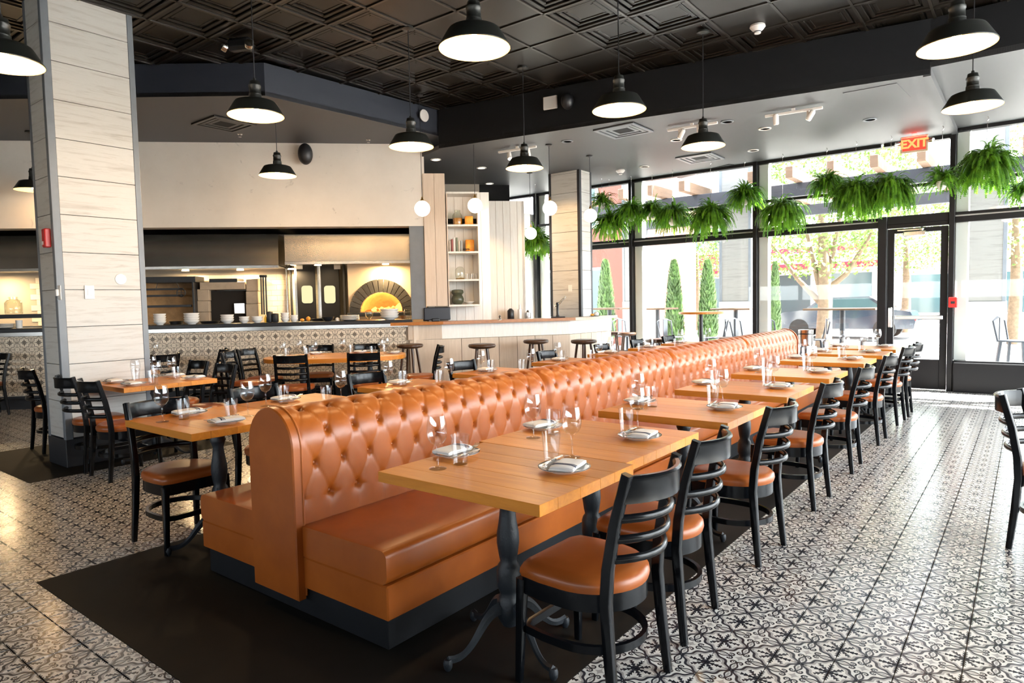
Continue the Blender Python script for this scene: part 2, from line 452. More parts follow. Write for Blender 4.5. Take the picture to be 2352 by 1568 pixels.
M['beige_board'] = oak('beige_boards', (.66, .55, .45), (.56, .45, .36), .6, 'Z', .04)

# weathered wood-look porcelain planks on the columns
def plank_mat(name, hi, lo, tan):
    m, nt, b = base(name)
    geo = nt.nodes.new('ShaderNodeNewGeometry')
    mp = nt.nodes.new('ShaderNodeMapping'); mp.inputs['Scale'].default_value = (1.1, 1.1, 16); nt.links.new(geo.outputs['Position'], mp.inputs[0])
    f = noise(nt, mp.outputs[0], 1.7, 7, .68, .5)
    c = ramp(nt, f, [(.3, lo), (.5, hi), (.62, hi), (.78, tan)])
    mp2 = nt.nodes.new('ShaderNodeMapping'); mp2.inputs['Scale'].default_value = (6, 6, 40); nt.links.new(geo.outputs['Position'], mp2.inputs[0])
    g = noise(nt, mp2.outputs[0], 3, 4, .7)
    c = lerp(nt, X(ramp(nt, g, [(.56, (0, 0, 0)), (.80, (.40, .40, .40))])), c, lo)
    nt.links.new(c, b.inputs['Base Color']); b.inputs['Roughness'].default_value = .5
    bump(nt, b, g, .12, .004); return m
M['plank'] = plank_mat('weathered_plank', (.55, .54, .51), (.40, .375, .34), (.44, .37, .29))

# plaster with small grey scuffs
m, nt, b = base('white_plaster'); v = coords(nt, 'Object')
f = noise(nt, v, 1.6, 5, .6); g = noise(nt, v, 5.5, 4, .75, .8)
c = ramp(nt, f, [(.3, (.66, .62, .57)), (.7, (.74, .70, .65))])
c = lerp(nt, X(ramp(nt, g, [(.63, (0, 0, 0)), (.72, (.5, .5, .5))])), c, (.36, .34, .33))
nt.links.new(c, b.inputs['Base Color']); b.inputs['Roughness'].default_value = .8; bump(nt, b, g, .08, .01)
M['plaster'] = m
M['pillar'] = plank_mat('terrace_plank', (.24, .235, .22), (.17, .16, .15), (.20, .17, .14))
M['subway'] = mat('subway_tile', (.80, .72, .60), .2, objvar=.04, coat=.3)
M['grout'] = mat('grout', (.42, .37, .31), .8)
M['floor_grout'] = mat('floor_grout', (.16, .15, .14), .7)
M['arch_stone'] = mat('arch_basalt', (.060, .055, .047), .55, var=.4, vscale=9, objvar=.45)
M['cloth'] = mat('napkin_cloth', (.80, .79, .76), .85, bmp=.2, bscale=220)
M['cloth_blue'] = mat('napkin_stripe', (.05, .06, .10), .85)
M['chip'] = mat('bare_wood_chip', (.62, .52, .40), .7)
# ------------------------------------------------------------------ the setting
ZC, ZL, ZR, ZR2 = 4.30, 3.92, 3.73, 3.80      # main ceiling, kitchen-side soffit, street-side ceiling, raised corner
FY = 11.7                                      # street front
TS = .2032
def in_frame(P, m=60):
    v = Vector(P)-CAM; z = v.dot(_d)
    if z < .2: return None
    px = IW/2+FPX*v.dot(_r2)/z; py = IH/2-FPX*v.dot(_u2)/z
    return z if (-m < px < IW+m and -m < py < IH+m) else None
def grid_mesh(name, quads, mat):               # quads: list of (verts, faces, uvs per face)
    vs = []; fs = []; uvs = []
    for v, f, u in quads:
        b = len(vs); vs += v
        for ff, uu in zip(f, u): fs.append(tuple(i+b for i in ff)); uvs += uu
    me = bpy.data.meshes.new(name); me.from_pydata(vs, [], fs)
    l = me.uv_layers.new(name='UVMap')
    l.data.foreach_set('uv', [c for p in uvs for c in p]); me.materials.append(mat); me.update(); return me
def tile_quad(x, y, z, s, h, g, clip=None):    # a slab with chamfered rim; uv spans the whole tile
    x0, y0, x1, y1 = x+g, y+g, x+s-g, y+s-g
    if clip:
        x0, y0, x1, y1 = max(x0, clip[0]), max(y0, clip[1]), min(x1, clip[2]), min(y1, clip[3])
        if x1-x0 < .01 or y1-y0 < .01: return None
    c = .0015
    v = [(x0, y0, z-h), (x1, y0, z-h), (x1, y1, z-h), (x0, y1, z-h), (x0+c, y0+c, z), (x1-c, y0+c, z), (x1-c, y1-c, z), (x0+c, y1-c, z)]
    U = lambda p: ((p[0]-x)/s, (p[1]-y)/s)
    f = [(4, 5, 6, 7), (0, 1, 5, 4), (1, 2, 6, 5), (2, 3, 7, 6), (3, 0, 4, 7)]
    return v, f, [[U(v[i]) for i in ff] for ff in f]

RX0, RX1, RY0, RY1 = -14.2, 3.2, -3.6, FY
floor = struct('floor', MB().box(RX0, RY0, -.12, RX1, RY1, -.006), M['floor_grout'])
STRIPS = [(-4.16, 1.17, -1.355, 10.75), (-8.40, 1.86, -6.63, 3.72)]
tx0, ty0 = .0287-TS*80, .041-TS*30
cells = []
for i in range(0, 100):
    for j in range(0, 95):
        x, y = tx0+i*TS, ty0+j*TS
        if x+TS < RX0 or x > RX1 or y+TS < RY0 or y > RY1: continue
        if (x+y*-1) < -18.5: continue
        cx, cy_ = x+TS/2, y+TS/2
        if any(a <= x and x+TS <= c and b <= y and y+TS <= d for a, b, c, d in STRIPS): continue
        z = in_frame((cx, cy_, 0))
        cells.append((z if z else 99, x, y))
cells.sort()
one = grid_mesh('floor_tile', [tile_quad(-TS/2, -TS/2, 0, TS, .006, .0011)], M['floor_tile'])
rest = []
ncount = 0
def cut(x, y):                                  # tiles that meet a dark strip are cut along it
    out = [(x, y, x+TS, y+TS)]
    for a, b, c, d in STRIPS:
        nxt = []
        for (p, q, r_, s_) in out:
            if r_ <= a or p >= c or s_ <= b or q >= d: nxt.append((p, q, r_, s_)); continue
            if p < a: nxt.append((p, q, a, s_))
            if r_ > c: nxt.append((c, q, r_, s_))
            if q < b: nxt.append((max(p, a), q, min(r_, c), b))
            if s_ > d: nxt.append((max(p, a), d, min(r_, c), s_))
        out = nxt
    return out
for z, x, y in cells:
    pieces = cut(x, y)
    whole = len(pieces) == 1 and pieces[0] == (x, y, x+TS, y+TS)
    if whole and ncount < 300 and z < 90:
        put('tile', one, floor, (x+TS/2, y+TS/2, random.uniform(-.0004, .0004))); ncount += 1
    else:
        for pc in pieces:
            q = tile_quad(x, y, 0, TS, .006, .0011, (pc[0]+.001, pc[1]+.001, pc[2]-.001, pc[3]-.001) if not whole else None)
            if q: rest.append(q)
o = put('tile_field', grid_mesh('tile_field', rest, M['floor_tile']), floor); o['kind'] = 'stuff'
for k, (a, b, c, d) in enumerate(STRIPS):
    struct('trim_%d' % (k+1), MB().box(a, b, -.006, c, d, .001), M['dark_floor'], label='dark painted floor strip')

# ---- main ceiling: 61 cm tiles, plain and stepped ones
ceiling = thing('ceiling', None, None, kind='structure')
MB().box(RX0, RY0, ZC+.035, RX1, RY1, ZC+.12).obj('ceiling_deck', M['beam'], ceiling)
CT = .61
cx0, cy0 = .39-CT*25, .117-CT*8
def step_tile(plain):
    b = MB(); h = CT/2-.012
    if plain:
        b.box(-h, -h, 0, h, h, .02, .004)
    else:                                       # three nested square steps rising to a recessed panel
        for k, (o_, i_, z) in enumerate([(h, h-.055, 0), (h-.075, h-.115, .012), (h-.130, h-.165, .024)]):
            for sgn in (-1, 1):
                b.box(-o_, sgn*o_, z, o_, sgn*i_, z+.02, .005)
                b.box(sgn*o_, -i_, z, sgn*i_, i_, z+.02, .005)
        b.box(-h, -h, .03, h, h, .036)
    return b.mesh('ceiling_tile', M['ceiling_tile'])
TP, TO = step_tile(True), step_tile(False)
XA, XB = G(935, 58, ZC).x, G(1226, 6, ZC).x
def in_main(x, y):
    if y > 8.6+.0*x or x < -9.6: return False
    if y > 7.25+(x+6.6)*.18+.5: return False
    if x < -7.0 and y > 4.65+(x+7.1)*.8+.7: return False
    if x < -7.4 and y > 4.6: return False
    return True
restc = MB(); nct = 0
grid = MB()
for i in range(0, 34):
    for j in range(-2, 22):
        x, y = cx0+(i+.5)*CT, cy0+(j+.5)*CT
        if x > RX1+.2 or y < RY0 or not in_main(x, y): continue
        # stepped tiles run in bands round fields of plain ones
        ci = round((x-G(1350, 60, ZC).x)/CT); cj = round((y-G(1350, 60, ZC).y)/CT)
        orn = x < XA or XB < x < XB+1.22 or cj >= 3
        vis = in_frame((x, y, ZC), 150)
        if vis: put('tile', TO if orn else TP, ceiling, (x, y, ZC))
        else: restc.box(x-.29, y-.29, ZC, x+.29, y+.29, ZC+.02)
o = restc.obj('tile_field', M['ceiling_tile'], ceiling); o['kind'] = 'stuff'
for i in range(0, 35):
    x = cx0+i*CT
    if -9.8 < x < RX1: grid.box(x-.013, RY0, ZC-.012, x+.012, 8.9, ZC+.02)
for j in range(-2, 23):
    y = cy0+j*CT
    if RY0 < y < 8.9: grid.box(-9.8, y-.013, ZC-.012, RX1, y+.012, ZC+.02)
grid.obj('ceiling_grid', M['ceiling_grid'], ceiling)

# ---- lower ceilings and the fascias between levels
def fascia(name, P, Q, z0, z1, th, m, side=1):
    P, Q = Vector((*P, 0)), Vector((*Q, 0)); t = (Q-P).normalized(); n = Vector((-t.y, t.x, 0))*th*side
    return struct(name, MB().prism([(P.x, P.y), (Q.x, Q.y), (Q.x+n.x, Q.y+n.y), (P.x+n.x, P.y+n.y)], z0, z1), m)
B0, B1, B2 = (-6.95, 7.27), (-.87, 8.34), (RX1, 8.36)
S0, S1, S2 = (-13.4, -.55), (-7.14, 4.56), (-6.97, 7.30)
fascia('trim_3', B0, B1, ZR+.003, ZC, .30, M['beam'])
fascia('trim_4', B1, B2, ZR2+.003, ZC, .30, M['beam'])
fascia('trim_5', S0, S1, ZL+.003, ZC, .25, M['soffit_blue'])
fascia('trim_6', S1, S2, ZL+.003, ZC, .25, M['soffit_blue'])
struct('ceiling_street', MB().prism([B0, B1, (-.87, FY), (-12, FY), (-12, 9.0), (-6.97, 7.3)], ZR, ZR+.06), M['ceiling_grey'])
struct('ceiling_corner', MB().prism([B1, B2, (RX1, FY), (-.87, FY)], ZR2, ZR2+.06), M['ceiling_grey'])
struct('trim_7', MB().box(-.93, 8.34, ZR-.015, -.86, FY, ZR2+.02), M['ceiling_grey'])
struct('ceiling_kitchen', MB().prism([S0, S1, S2, (-7.5, 8.6), (-12.5, 9), (-14.2, 7), (-14.2, -.5)], ZL, ZL+.05), M['ceiling_grey'])

# ---- outer walls that close the room (side windows light it; the rear window row is added for fill)
def wall_with_windows(name, axis, pos, a0, a1, z1, n, sill, head, th=.15):
    w = thing(name, None, None, kind='structure'); L = (a1-a0)/n; b = MB()
    def bx(p0, p1, q0, q1): 
        if axis == 'x': b.box(pos, p0, q0, pos+th, p1, q1)
        else: b.box(p0, pos-th, q0, p1, pos, q1)
    bx(a0, a1, 0, sill); bx(a0, a1, head, z1)
    for k in range(n+1): bx(a0+k*L-.06, a0+k*L+.06, sill, head)
    b.obj('wall_panel', M['frame_black'], w)
    for k in range(n):
        g = MB()
        if axis == 'x': g.box(pos+.05, a0+k*L+.06, sill, pos+.058, a0+(k+1)*L-.06, head)
        else: g.box(a0+k*L+.06, pos-.058, sill, a0+(k+1)*L-.06, pos-.05, head)
        g.obj('pane', M['pane'], w)
wall_with_windows('wall_right', 'x', RX1, 2.2, FY, ZC+.1, 4, .35, 3.6)
struct('wall_right_solid', MB().box(RX1, RY0, 0, RX1+.15, 2.14, ZC+.1), M['dark_wall'])  # unseen wall stretch left blank to cut side light on the near area
wall_with_windows('wall_back_fill_windows', 'y', RY0, -9.5, RX1, ZC+.1, 5, 1.30, 1.85)  # unseen window row, added behind the camera as soft fill light
struct('wall_left', MB().box(RX0-.1, RY0, 0, RX0, 9.6, ZC+.1), M['dark_wall'])
struct('wall_rear_left', MB().box(RX0, RY0-.1, 0, -9.5, RY0, ZC+.1), M['dark_wall'])

# ---- street front: bays of glazing between black mullions
def bar(b, x0, x1, z0, z1, d0=-.06, d1=.06): b.box(x0, FY+d0, z0, x1, FY+d1, z1, .004)
MULL = [-9.4, -8.35, -6.09, -3.73, -1.80]
RMULL = [-.91, 1.2, 3.2]
ZS, ZT0, ZT1, ZT2 = .45, 2.46, 2.61, 3.03
win_n = 0
def bay(x0, x1, ztop, sill):
    global win_n; win_n += 1
    w = thing('window_%d' % win_n, None, None, kind='structure')
    b = MB(); bar(b, x0-.035, x0+.035, 0, ztop, -.09, .07); bar(b, x0+.035, x1-.035, 0, sill)
    b.obj('window_frame', M['frame_black'], w)
    b = MB(); bar(b, x0+.035, x1-.035, ZT0, ZT0+.085); bar(b, x0+.035, x1-.035, ZT1-.04, ZT1); b.obj('transom', M['frame_black'], w)
    b = MB(); bar(b, x0+.035, x1-.035, ZT0+.085, ZT1-.04, -.01, .02); b.obj('transom_gap', M['plastic_white'], w)
    b = MB(); bar(b, x0+.035, x1-.035, ZT2, ZT2+.045); b.obj('glazing_bar', M['frame_black'], w)
    b = MB(); bar(b, x0+.035, x1-.035, ztop-.05, ztop); b.obj('head', M['frame_black'], w)
    for z0, z1 in ((sill, ZT0), (ZT1, ZT2), (ZT2+.045, ztop-.05)):
        MB().box(x0+.035, FY-.004, z0, x1-.035, FY+.004, z1).obj('pane', M['pane'], w)
    b = MB(); b.box(x0+.035, FY+.02, sill, x0+.20, FY+.16, ztop, .01); b.obj('mullion_cover', M['white_paint'], w)   # pale outer cover of the mullion
for k in range(len(MULL)-1): bay(MULL[k], MULL[k+1], ZR, ZS)
for k in range(len(RMULL)-1): bay(RMULL[k], RMULL[k+1], ZR2, ZS)
# glazing above the door
w = thing('window_%d' % (win_n+1), None, None, kind='structure')
b = MB(); bar(b, -1.80, -.95, 2.50, 2.62); b.obj('transom', M['frame_black'], w)
b = MB(); bar(b, -1.80, -.95, ZT2, ZT2+.045); b.obj('glazing_bar', M['frame_black'], w)
b = MB(); bar(b, -1.80, -.95, ZR-.05, ZR); b.obj('head', M['frame_black'], w)
for z0, z1 in ((2.62, ZT2), (ZT2+.045, ZR-.05)): MB().box(-1.80, FY-.004, z0, -.95, FY+.004, z1).obj('pane', M['pane'], w)
# the door
d = thing('door_1', 'black framed glass entrance door with steel push bar', 'door', kind='structure')
b = MB(); bar(b, -1.86, -1.74, 0, 2.62, -.10, .07); bar(b, -1.74, -.95, 2.44, 2.50); b.obj('door_frame', M['frame_black'], d)
b = MB(); bar(b, -1.735, -1.645, .01, 2.43, -.03, .03); bar(b, -1.045, -.955, .01, 2.43, -.03, .03); bar(b, -1.645, -1.045, .01, .455, -.03, .03); bar(b, -1.645, -1.045, 2.36, 2.43, -.03, .03)
b.obj('door_leaf', M['frame_black'], d)
MB().box(-1.645, FY-.005, .455, -1.045, FY+.005, 2.36).obj('pane', M['pane'], d)
b = MB(); b.box(-1.62, FY-.10, 1.055, -1.0, FY-.065, 1.115, .008); b.box(-1.72, FY-.09, .93, -1.655, FY-.03, 1.24, .012); b.box(-1.07, FY-.08, 1.05, -1.0, FY-.03, 1.12, .01)
b.obj('push_bar', M['steel_plain'], d)
b = MB(); b.box(-1.52, FY-.13, 2.30, -1.22, FY-.05, 2.38, .015); b.box(-1.6, FY-.10, 2.385, -1.3, FY-.075, 2.41, .005); b.sphere((-1.28, FY-.09, 2.40), .035, 10, 6)
b.obj('door_closer', M['steel_plain'], d, smooth=40)
# wall left of the glazing, behind the bar
struct('wall_bar_end', MB().box(-12, FY, 0, -9.4, FY+.12, ZR), M['whitewash'])
# black heating cover below the right-hand glazing
struct('baseboard_right', MB().box(-.86, FY-.14, 0, RX1, FY-.06, .43, .01), M['frame_black'])
struct('baseboard_left', MB().box(-9.3, FY-.14, 0, -1.9, FY-.06, .36, .01), M['frame_black'])

# ---- clad columns
def column(name, x0, y0, x1, y1, z1, label, faces):
    c = thing(name, label, 'column', (0, 0, 0), kind='structure')
    del c['category']
    MB().box(x0+.02, y0+.02, 0, x1-.02, y1-.02, z1).obj('column_core', M['dark_trim'], c)
    PH = .342; z = .27; k = 0
    while z < z1-.005:
        zt = min(z+PH, z1)
        a, b_ = z+.0025, zt-.0025
        if 'y' in faces: MB().box(x0+.05, y0, a, x1-.05, y0+.02, b_, .002).obj('plank', M['plank'], c)
        zz = min(z+PH, z1)
        if 'x' in faces: MB().box(x1-.02, y0+.06, a, x1, y1-.05, b_, .002).obj('plank', M['plank'], c)
        z = zt; k += 1
    t = MB()
    t.box(x0-.004, y0-.004, .0, x0+.05, y0+.05, z1, .004); t.box(x1-.05, y1-.05, 0, x1+.004, y1+.004, z1, .004)
    t.box(x1-.05, y0-.004, 0, x1+.004, y0+.06, z1, .004)
    t.obj('corner_trim', M['grey_steel'] if 'g' in faces else M['dark_trim'], c)
    MB().box(x0-.008, y0-.008, 0, x1+.008, y1+.008, .26, .006).obj('column_base', M['dark_trim'], c)
    return c
column('clad_column', -7.40, 2.26, -6.97, 3.03, ZC, None, 'xyg')
column('clad_column', -6.90, 10.05, -6.25, 10.45, ZR, None, 'xy')
# ------------------------------------------------------------------ tufted banquette down the middle
BX, BY0, BY1 = -2.81, 1.775, 10.12
HW, ZA = .172, .785                            # half width of the back and height where its round top starts
SZ0 = .40
LS = ZA-SZ0; LA = HW*math.pi/2; LT_ = LS+LA
def back_pt(t):                                # t: 0 at the right seat, LT_ at the crown, 2*LT_ at the left seat
    s = 1
    if t > LT_: t = 2*LT_-t; s = -1
    if t < LS: return BX+s*HW, SZ0+t, s, 0.
    a = (t-LS)/HW
    return BX+s*HW*math.cos(a), ZA+HW*1.02*math.sin(a), s*math.cos(a), math.sin(a)
PB, QB, T0 = .163, .1515, .153
YB = 1.87
def tuft(y, t):
    tt = t if t <= LT_ else 2*LT_-t
    q = (tt-T0)/QB; p = (y-YB)/PB-.5            # bottom row is offset by half a button
    top = 3.0
    qq = max(0., min(q, top))
    u, v = p-qq/2, p+qq/2
    du, dv = u-round(u), v-round(v)
    g = max(math.exp(-(du/.034)**2), math.exp(-(dv/.034)**2))
    puff = .5*(math.cos(2*math.pi*du)+math.cos(2*math.pi*dv))
    rho = math.hypot(du, dv)
    if q < 0:                                   # vertical pleat from the lowest buttons to the seat
        d0 = p-round(p); f = math.exp(q*1.3)
        return -.006*math.exp(-(d0/.035)**2)*f - (.023*math.exp(-(math.hypot(d0, q*.9)/.10)**2)+.0065*math.exp(-(math.hypot(d0, q)/.25)**2)) - .003*math.cos(2*math.pi*d0)*f
    if q > top:                                 # over the crown the pleats run across
        d0 = (p-1.5)-round(p-1.5); h = q-top
        f = math.exp(-h*1.1); return -.004*f*math.exp(-(d0/.05)**2) - (.022*math.exp(-(math.hypot(d0, h)/.095)**2)+.006*math.exp(-(math.hypot(d0, h)/.24)**2)) - .0015*f*math.cos(2*math.pi*d0)
    return -.0046*g-.022*math.exp(-(rho/.090)**2)-.0065*math.exp(-(rho/.23)**2)-.0022*puff
booth = thing('banquette', 'long double-sided tan leather banquette with deep-buttoned rounded back', 'banquette', (BX, BY0, 0))
def bl(o): o.location = Vector(o.location)-Vector((BX, BY0, 0)); return o
SECT = [BY0, 3.80, 5.92, 8.04, BY1]
btn = MB().sphere((0, 0, 0), .011, 10, 6, .6).mesh('button', M['leather'], 60)
NT = 150
for k in range(4):
    y0, y1 = SECT[k], SECT[k+1]
    dy = .0088 if k == 0 else (.012 if k == 1 else .0185)
    ny = int((y1-y0)/dy); vs = []; fs = []
    for i in range(ny+1):
        y = y0+(y1-y0)*i/ny
        e = min(y-y0, y1-y)
        for j in range(NT+1):
            t = 2*LT_*j/NT; x, z, nx, nz = back_pt(t)
            h = tuft(y, t)*(1-math.exp(-(e/.05)**2)*.8)
            if k > 0 or y > 2.5: h -= .022*math.exp(-(e/.022)**2)
            elif y1-y < .3: h -= .022*math.exp(-((y1-y)/.022)**2)
            vs.append((x+nx*(h+.006), y, z+nz*(h+.006)))
    for i in range(ny):
        for j in range(NT):
            a = i*(NT+1)+j; fs.append((a, a+NT+1, a+NT+2, a+1))
    me = bpy.data.meshes.new('backrest'); me.from_pydata(vs, [], fs); me.materials.append(M['leather'])
    me.polygons.foreach_set('use_smooth', [True]*len(me.polygons)); me.update()
    bk = bl(put('backrest', me, booth))
    for row in range(4):
        t = T0+QB*row; off = PB/2 if row % 2 == 0 else 0.
        for side in ((1,) if row < 3 else (1, -1)):
            x, z, nx, nz = back_pt(t if side == 1 else 2*LT_-t)
            y = YB+off
            while y < y1-.03:
                if y > y0+.03:
                    put('button', btn, bk, (x-nx*.022, y, z-nz*.022), (0, math.atan2(nx, nz), 0))
                y += PB
def ext_y(b, poly, y0, y1):                    # poly in (x, z)
    n = len(poly); vs = [(x, y0, z) for x, z in poly]+[(x, y1, z) for x, z in poly]
    ar = sum(poly[i][0]*poly[(i+1) % n][1]-poly[(i+1) % n][0]*poly[i][1] for i in range(n))
    fs = [tuple(range(n)), tuple(range(n, 2*n))[::-1]]+[(i, n+i, n+(i+1) % n, (i+1) % n) for i in range(n)]
    if ar < 0: fs = [f[::-1] for f in fs]
    return b.add(vs, fs)
def rounded(x0, z0, x1, z1, r, corners=(1, 1, 1, 1), n=5):
    P = []
    for (cx, cz, a0, on) in ((x0+r, z0+r, 180, corners[0]), (x1-r, z0+r, 270, corners[1]), (x1-r, z1-r, 0, corners[2]), (x0+r, z1-r, 90, corners[3])):
        if not on:
            P.append((x0 if cx < (x0+x1)/2 else x1, z0 if cz < (z0+z1)/2 else z1)); continue
        for k in range(n+1):
            a = R(a0+90*k/n); P.append((cx+r*math.cos(a), cz+r*math.sin(a)))
    return P
for s in (1, -1):
    for k in range(4):
        y0, y1 = SECT[k], SECT[k+1]
        fx = BX+s*.755; bx = BX+s*.10
        b = MB()
        pr = rounded(min(fx, bx), .285, max(fx, bx), .432, .035, (s < 0, s > 0, s > 0, s < 0))
        # slightly rounded end caps
        n = len(pr); cxm = sum(p[0] for p in pr)/n; czm = sum(p[1] for p in pr)/n
        ys = [(y0+.002, .965), (y0+.012, .988), (y0+.03, 1.), (y1-.03, 1.), (y1-.012, .988), (y1-.002, .965)]
        vs = [(cxm+(p[0]-cxm)*(1-(1-f)*.4), y, czm+(p[1]-czm)*f) for y, f in ys for p in pr]
        fs = []
        for i in range(len(ys)-1):
            for j in range(n): fs.append((i*n+j, i*n+(j+1) % n, (i+1)*n+(j+1) % n, (i+1)*n+j))
        fs.append(tuple(range(n))[::-1]); fs.append(tuple((len(ys)-1)*n+j for j in range(n)))
        fs = [f[::-1] for f in fs]
        b.add(vs, fs); bl(b.obj('seat_cushion', M['leather'], booth, smooth=50))
    b = MB(); ax_ = BX+s*.752
    b.box(min(ax_, BX+s*.1), BY0+.004, .135, max(ax_, BX+s*.1), BY1-.004, .283, .006); bl(b.obj('seat_apron', M['leather'], booth))
bl(MB().box(BX-.725, BY0+.025, 0, BX+.725, BY1-.03, .136, .003).obj('plinth', M['plinth'], booth))
def arch(w, z0, za, r, n=14): return [(BX-w, z0), (BX+w, z0)]+[(BX+w*math.cos(math.pi*i/n), za+r*math.sin(math.pi*i/n)) for i in range(n+1)]
for (ya, yb) in ((BY0-.035, BY0+.012), (BY1-.012, BY1+.035)):
    b = MB(); pa = arch(.182, .085, ZA, .186, 18); pi_ = arch(.176, .09, ZA, .18, 18)
    n = len(pa); vs = []
    for y, pl in ((ya, pi_), (ya+.006, pa), (yb-.004, pa), (yb, pi_)): vs += [(x, y, z) for x, z in pl]
    fs = [tuple(range(n)), tuple(range(3*n, 4*n))[::-1]]
    for i in range(3):
        for j in range(n): fs.append((i*n+j, (i+1)*n+j, (i+1)*n+(j+1) % n, i*n+(j+1) % n))
    b.add(vs, fs); ep = bl(b.obj('end_panel', M['leather'], booth, smooth=35))
    yy = yb if ya < 5 else ya
    b = MB(); b.tube([(x, yy, z) for x, z in arch(.181, .10, ZA, .185, 18)[1:]+[(BX-.181, .10)]], .0065, 6); bl(b.obj('piping', M['leather'], ep, smooth=60)).location -= ep.location

# ------------------------------------------------------------------ chairs
def seat_outline(k, n=10):
    P = [(-.212*k-.0, .150*k), (-.19*k, .200*k), (-.10*k, .212*k), (.0, .212*k)]
    P += [(.215*k*math.sin(math.pi/2*i/n), .212*k*math.cos(math.pi/2*i/n)) for i in range(1, n)]
    P += [(.215*k, 0)]
    return P+[(x, -y) for x, y in P[-2::-1]]
def loops(b, rings, cap0=True, cap1=True):
    n = len(rings[0]); vs = [p for r in rings for p in r]; fs = []
    for i in range(len(rings)-1):
        for j in range(n): fs.append((i*n+j, (i+1)*n+j, (i+1)*n+(j+1) % n, i*n+(j+1) % n))
    if cap0: fs.append(tuple(range(n)))
    if cap1: fs.append(tuple((len(rings)-1)*n+j for j in range(n))[::-1])
    return b.add(vs, fs)
def post_path(s):
    return [(.212, s*.200, 0), (.190, s*.192, .22), (.176, s*.188, .40), (.184, s*.186, .52), (.212, s*.184, .68), (.262, s*.184, .862)]
def post_x(z):
    P = post_path(1)
    for a, b in zip(P, P[1:]):
        if a[2] <= z <= b[2]: return a[0]+(b[0]-a[0])*(z-a[2])/(b[2]-a[2])
    return P[-1][0]
CH = {}
b = MB(); SO = lambda k, z: [(x, y, z) for x, y in seat_outline(k)]
loops(b, [SO(.985, .412), SO(1.01, .428), SO(1.0, .446), SO(.93, .461), SO(.75, .468), SO(.4, .471)]); CH['seat'] = b.mesh('seat', M['leather_seat'], 60)
b = MB(); loops(b, [SO(.90, .345), SO(.97, .345), SO(.97, .412), SO(.90, .412)]); CH['seat_frame'] = b.mesh('seat_frame', M['black_lacquer'], 40)
rs = [(-.017, -.012), (.017, -.012), (.017, .012), (-.017, .012)]
rs = [(-.013, -.018), (.013, -.018), (.017, -.014), (.017, .014), (.013, .018), (-.013, .018), (-.017, .014), (-.017, -.014)]
for s in (-1, 1):
    b = MB(); b.sweep(post_path(s), rs, up=Vector((1, 0, 0)), scales=[.8, 1, 1.08, 1.05, 1, .92]); CH['rear_post%d' % s] = b.mesh('rear_post', M['black_lacquer'], 45)
    b = MB(); b.sweep([(-.205, s*.200, 0), (-.192, s*.186, .40)], rs, up=Vector((1, 0, 0)), scales=[.72, 1.08]); CH['front_leg%d' % s] = b.mesh('front_leg', M['black_lacquer'], 45)
def rail(z, hgt, th, bow, name, rnd):
    b = MB(); P = []
    for i in range(11):
        a = -1+2*i/10; P.append((post_x(z)+bow*(1-a*a), a*.184, z))
    if rnd: sec = [(th*math.cos(k*math.pi/4), hgt/2*math.sin(k*math.pi/4)) for k in range(8)]
    else: sec = [(-th*.8, -hgt/2), (th*.8, -hgt/2), (th*.9, hgt/2-.02), (th*1.5, hgt/2-.008), (th*.9, hgt/2), (-th*.3, hgt/2), (-th*.8, hgt/2-.012)]
    b.sweep(P, sec); return b.mesh(name, M['black_lacquer'], 50)
CH['top_rail'] = rail(.808, .094, .011, .080, 'top_rail', False)
for k, z in enumerate((.702, .628, .555)): CH['slat%d' % k] = rail(z, .032, .012, .088, 'slat', True)
b = MB(); b.sweep([(x*.93, y*.90, .205) for x, y in seat_outline(1.0, 8)], [(-.009, -.015), (.009, -.015), (.009, .015), (-.009, .015)], closed=True); CH['stretcher'] = b.mesh('stretcher', M['black_lacquer'], 45)
def chair(x, y, rz, label, group, tilt=0):
    t = thing('dining_chair', label, 'chair', (x, y, .001), rz, group)
    for k in ('seat', 'seat_frame', 'rear_post-1', 'rear_post1', 'front_leg-1', 'front_leg1', 'top_rail', 'slat0', 'slat1', 'slat2', 'stretcher'):
        put(CH[k].name.split('.')[0], CH[k], t)
    return t

# ------------------------------------------------------------------ tables
TH = .76
def pedestal_meshes():
    pr = [(.050, .722), (.048, .70), (.038, .69), (.040, .66), (.046, .645), (.040, .63), (.030, .60), (.036, .55), (.046, .49), (.047, .45), (.040, .40), (.034, .37), (.044, .355), (.050, .335), (.050, .27), (.044, .255), (.038, .235), (.046, .215), (.052, .20), (.052, .14), (.030, .10)]
    col = MB().lathe(pr[::-1], 16).mesh('pedestal_column', M['dark_iron'], 50)
    f = MB(); P = []
    for i in range(15):
        a = i/14; c = (1-a)**3, 3*a*(1-a)**2, 3*a*a*(1-a), a**3
        P.append((.03*c[0]+.15*c[1]+.16*c[2]+.295*c[3], 0, .185*c[0]+.205*c[1]+.0*c[2]+.045*c[3]))
    f.sweep(P, [(-.010, -.018), (.010, -.018), (.012, .004), (.0, .016), (-.012, .004)], scales=[1.5-.75*math.sin(math.pi*min(1, i/12)/2) if i < 12 else .8 for i in range(15)])
    f.lathe([(.010, 0), (.017, .012), (.019, .03), (.014, .045)], 10, T(.295, 0, 0))
    plate = MB().box(-.16, -.16, .712, .16, .16, .722, .002).mesh('top_plate', M['dark_iron'])
    return col, f.mesh('foot', M['dark_iron'], 50), plate
PED = pedestal_meshes()
_pl = {}
def plank_mesh(lx, ly, th, m):
    k = (round(lx, 3), round(ly, 3), round(th, 3), m.name)
    if k not in _pl: _pl[k] = MB().box(-lx/2, -ly/2, 0, lx/2, ly/2, th, .0011).mesh('plank', m)
    return _pl[k]
